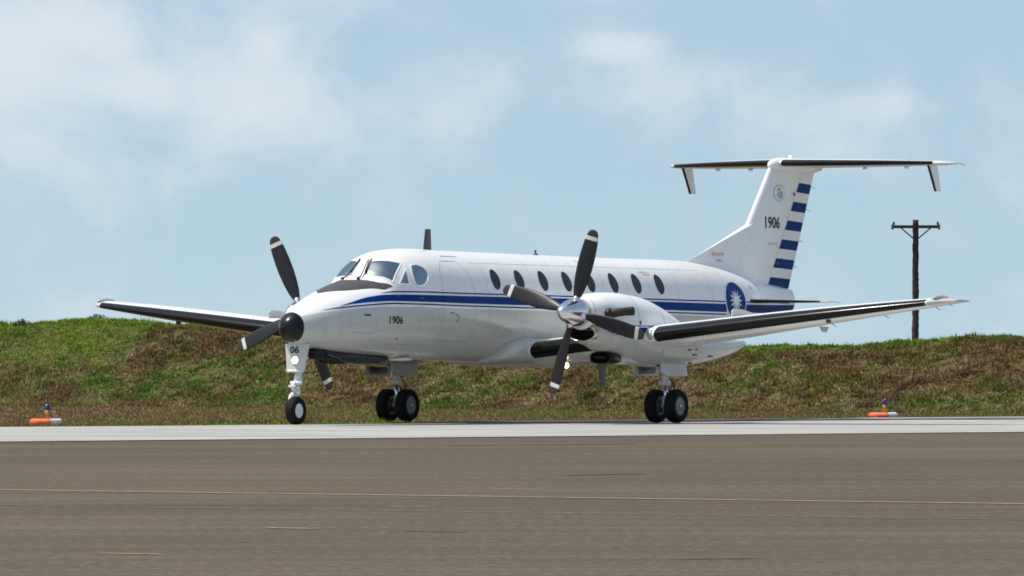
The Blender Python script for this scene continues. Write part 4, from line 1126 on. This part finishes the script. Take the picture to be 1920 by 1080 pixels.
def rim_holes(c, rim, w, sgn, n=8):
    vfs = []
    for k in range(n):
        a = 2 * math.pi * k / n; p = (c[0] + rim * .63 * math.cos(a), c[1] + sgn * w * .285, c[2] + rim * .63 * math.sin(a))
        vfs.append(tube([p, (p[0], p[1] - sgn * .02, p[2])], rim * .19, 10))
    return join(*vfs)
AX = .272
for s in (-1, 1):
    mg = part('main_gear', join(tube([(7.55, s * NY, 1.05), (7.57, s * NY, .62)], [.062, .058], 18),
         tube([(7.55, s * NY, .78), (7.2, s * NY, 1.0)], .028, 10), tube([(7.55, s * NY - .09, .66), (7.55, s * NY + .09, .66)], .05, 12)), M['strut'], plane, angle=40)
    part('axle', tube([(7.60, s * NY - .28, AX), (7.60, s * NY + .28, AX)], .032, 12), M['strut'], mg)
    part('oleo_piston', tube([(7.57, s * NY, .64), (7.595, s * NY, AX)], .042, 16), M['steel'], mg)
    part('axle_fork', join(tube([(7.585, s * NY, .45), (7.60, s * NY, AX)], [.055, .07], 14)), M['strut'], mg)
    part('torque_link', join(tube([(7.62, s * NY, .60), (7.80, s * NY, .48)], .018, 8), tube([(7.80, s * NY, .48), (7.63, s * NY, .33)], .018, 8)), M['metal_dark'], mg)
    part('brake_hose', tube([(7.60, s * NY - .07, .72), (7.72, s * NY - .09, .60), (7.74, s * NY - .10, .45), (7.64, s * NY - .10, .33)], .011, 8), M['hose'], mg)
    part('brake_hose', tube([(7.60, s * NY + .07, .72), (7.70, s * NY + .10, .58), (7.72, s * NY + .11, .44), (7.64, s * NY + .10, .33)], .011, 8), M['hose'], mg)
    for d in (-.19, .19):
        c = (7.60, s * NY + d, AX)
        part('tyre', tyre_vf(c, .277, .20, .155), M['tyre'], mg, angle=50)
        part('rim', rim_vf(c, .155, .20), M['rim'], mg, angle=35)
        part('brake_drum', tube([(7.60, s * NY + d * .45, AX), (7.60, s * NY + d * .8, AX)], .11, 20), M['metal_dark'], mg)
        part('rim_opening', rim_holes(c, .155, .20, math.copysign(1, d)), M['dark'], mg, False)
        part('hub_cap', tube([(7.60, c[1] + math.copysign(.07, d), AX), (7.60, c[1] + math.copysign(.088, d), AX)], [.045, .035], 14), M['metal_dark'], mg)
    for q in (-1, 1):
        yy = s * NY + q * .25
        part('gear_door', slab([(6.98, yy, .99), (7.80, yy, .99), (7.80, yy + q * .03, .775), (7.12, yy + q * .03, .765), (6.98, yy + q * .02, .83)], .022, (0, 1, .1 * q)), M['grey'], mg, False)
        part('door_shade_slab', slab([(7.08, yy - q * .014, .955), (7.70, yy - q * .014, .955), (7.66, yy + q * .008, .81), (7.16, yy + q * .008, .80)], .008, (0, 1, .1 * q)), M['metal_dark'], mg, False)  # dark slab added to paint the shadow on the door's inner face
        part('door_link', tube([(7.3, yy, .86), (7.4, s * NY + q * .05, .95)], .014, 8), M['metal_dark'], mg)
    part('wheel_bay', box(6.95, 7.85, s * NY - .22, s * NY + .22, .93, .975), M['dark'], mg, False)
NG = .225
GZ = -(XM - .34) * PIT                      # ground height under the nose wheel in the aircraft's frame
NA = GZ + NG
ng = part('nose_gear', join(tube([(.52, 0, 1.22), (.40, 0, .66)], [.055, .055], 16), tube([(.41, 0, .73), (.395, 0, .60)], .066, 16), tube([(.47, -.05, .98), (.95, -.05, 1.1)], .022, 8), tube([(.47, .05, .98), (.95, .05, 1.1)], .022, 8)), M['strut'], plane, angle=40)
part('oleo_piston', tube([(.40, 0, .66), (.37, 0, .43)], .038, 14), M['steel'], ng)
part('fork', join(tube([(.375, 0, .50), (.365, 0, .42)], .06, 14), tube([(.365, -.03, .42), (.365, .10, .42)], .04, 12), tube([(.365, .10, .42), (.345, .115, .33), (.34, .115, NA)], [.036, .03, .03], 12), tube([(.34, -.07, NA), (.34, .13, NA)], .026, 12)), M['strut'], ng)
part('torque_link', join(tube([(.34, 0, .64), (.24, 0, .565), (.235, 0, .54)], [.03, .026, .022], 10), tube([(.24, 0, .55), (.32, 0, .45)], [.024, .03], 10), tube([(.24, -.06, .555), (.24, .06, .555)], .022, 10)), M['strut'], ng)
part('shimmy_damper', tube([(.33, .09, .61), (.33, -.12, .61)], .03, 12), M['strut'], ng)
part('tyre', tyre_vf((.34, 0, NA), NG, .165, .115), M['tyre'], ng, angle=50)
part('rim', rim_vf((.34, 0, NA), .115, .165), M['strut'], ng, angle=35)
for d in (-1, 1): part('rim_opening', rim_holes((.34, 0, NA), .115, .165, d, 6), M['metal_dark'], ng, False)
# strut door carrying the number and the taxi lamp
DO = lambda y, z: (.325 + (z - .8) * .10 - .02 * (1 - min(1, abs(y) / .2)) * 1.0, y, z)
rows = []
for z in lin_(.79, 1.235, 10):
    t = (z - .79) / .445; w = .165 + (.225 - .165) * t ** 1.2
    rows.append([DO(-w + 2 * w * k / 12, z) for k in range(13)])
fr = loft(rows, False, False, False); bk = ([(x + .03, y, z) for x, y, z in fr[0]], fr[1])
nb = len(rows) * 13; edge = [k for k in range(13)] + [13 * r + 12 for r in range(1, 11)] + [130 + k for k in range(11, -1, -1)] + [13 * r for r in range(9, 0, -1)]
Vd = fr[0] + bk[0]; Fd = fr[1] + [tuple(i + nb for i in reversed(f)) for f in bk[1]] + [(edge[i], edge[(i + 1) % len(edge)], edge[(i + 1) % len(edge)] + nb, edge[i] + nb) for i in range(len(edge))]
part('strut_door', (Vd, Fd), M['grey'], ng, angle=40)  # grey colour stands in for the shade the nose throws on this plate
part('door_lip', tube([DO(-.15, .80), DO(0, .80), DO(.15, .80)], .022, 10), M['strut'], ng)
V, F = text_vf('06', .025)
part('fleet_number', ([(DO(.13 - .22 * u, 1.085 + .115 * w)[0] - .008, .115 - .175 * u, 1.085 + .115 * w) for u, w in V], F), M['black'], ng, False)
lc = Vector(DO(0, .975))
part('taxi_lamp', lathe([(-.02, .058), (.012, .056), (.022, .04), (.026, .008)], (-1, 0, .1), lc, 22, True, True), M['lamp'], ng)
part('lamp_bezel', lathe([(-.01, .075), (.012, .072), (.014, .058), (0, .057)], (-1, 0, .1), lc, 26), M['strut'], ng)
for d in (-1, 1):
    part('gear_door', slab([(.86, d * .19, 1.15), (1.3, d * .20, 1.11), (2.75, d * .20, 1.06), (2.80, d * .20, 1.01), (2.45, d * .23, .945), (1.75, d * .24, .925), (1.42, d * .24, .955), (1.25, d * .22, 1.02), (.92, d * .21, 1.07)], .018, (0, 1, .3 * d)), M['boot'], ng, False)  # near-black colour stands in for the shade on the doors under the belly
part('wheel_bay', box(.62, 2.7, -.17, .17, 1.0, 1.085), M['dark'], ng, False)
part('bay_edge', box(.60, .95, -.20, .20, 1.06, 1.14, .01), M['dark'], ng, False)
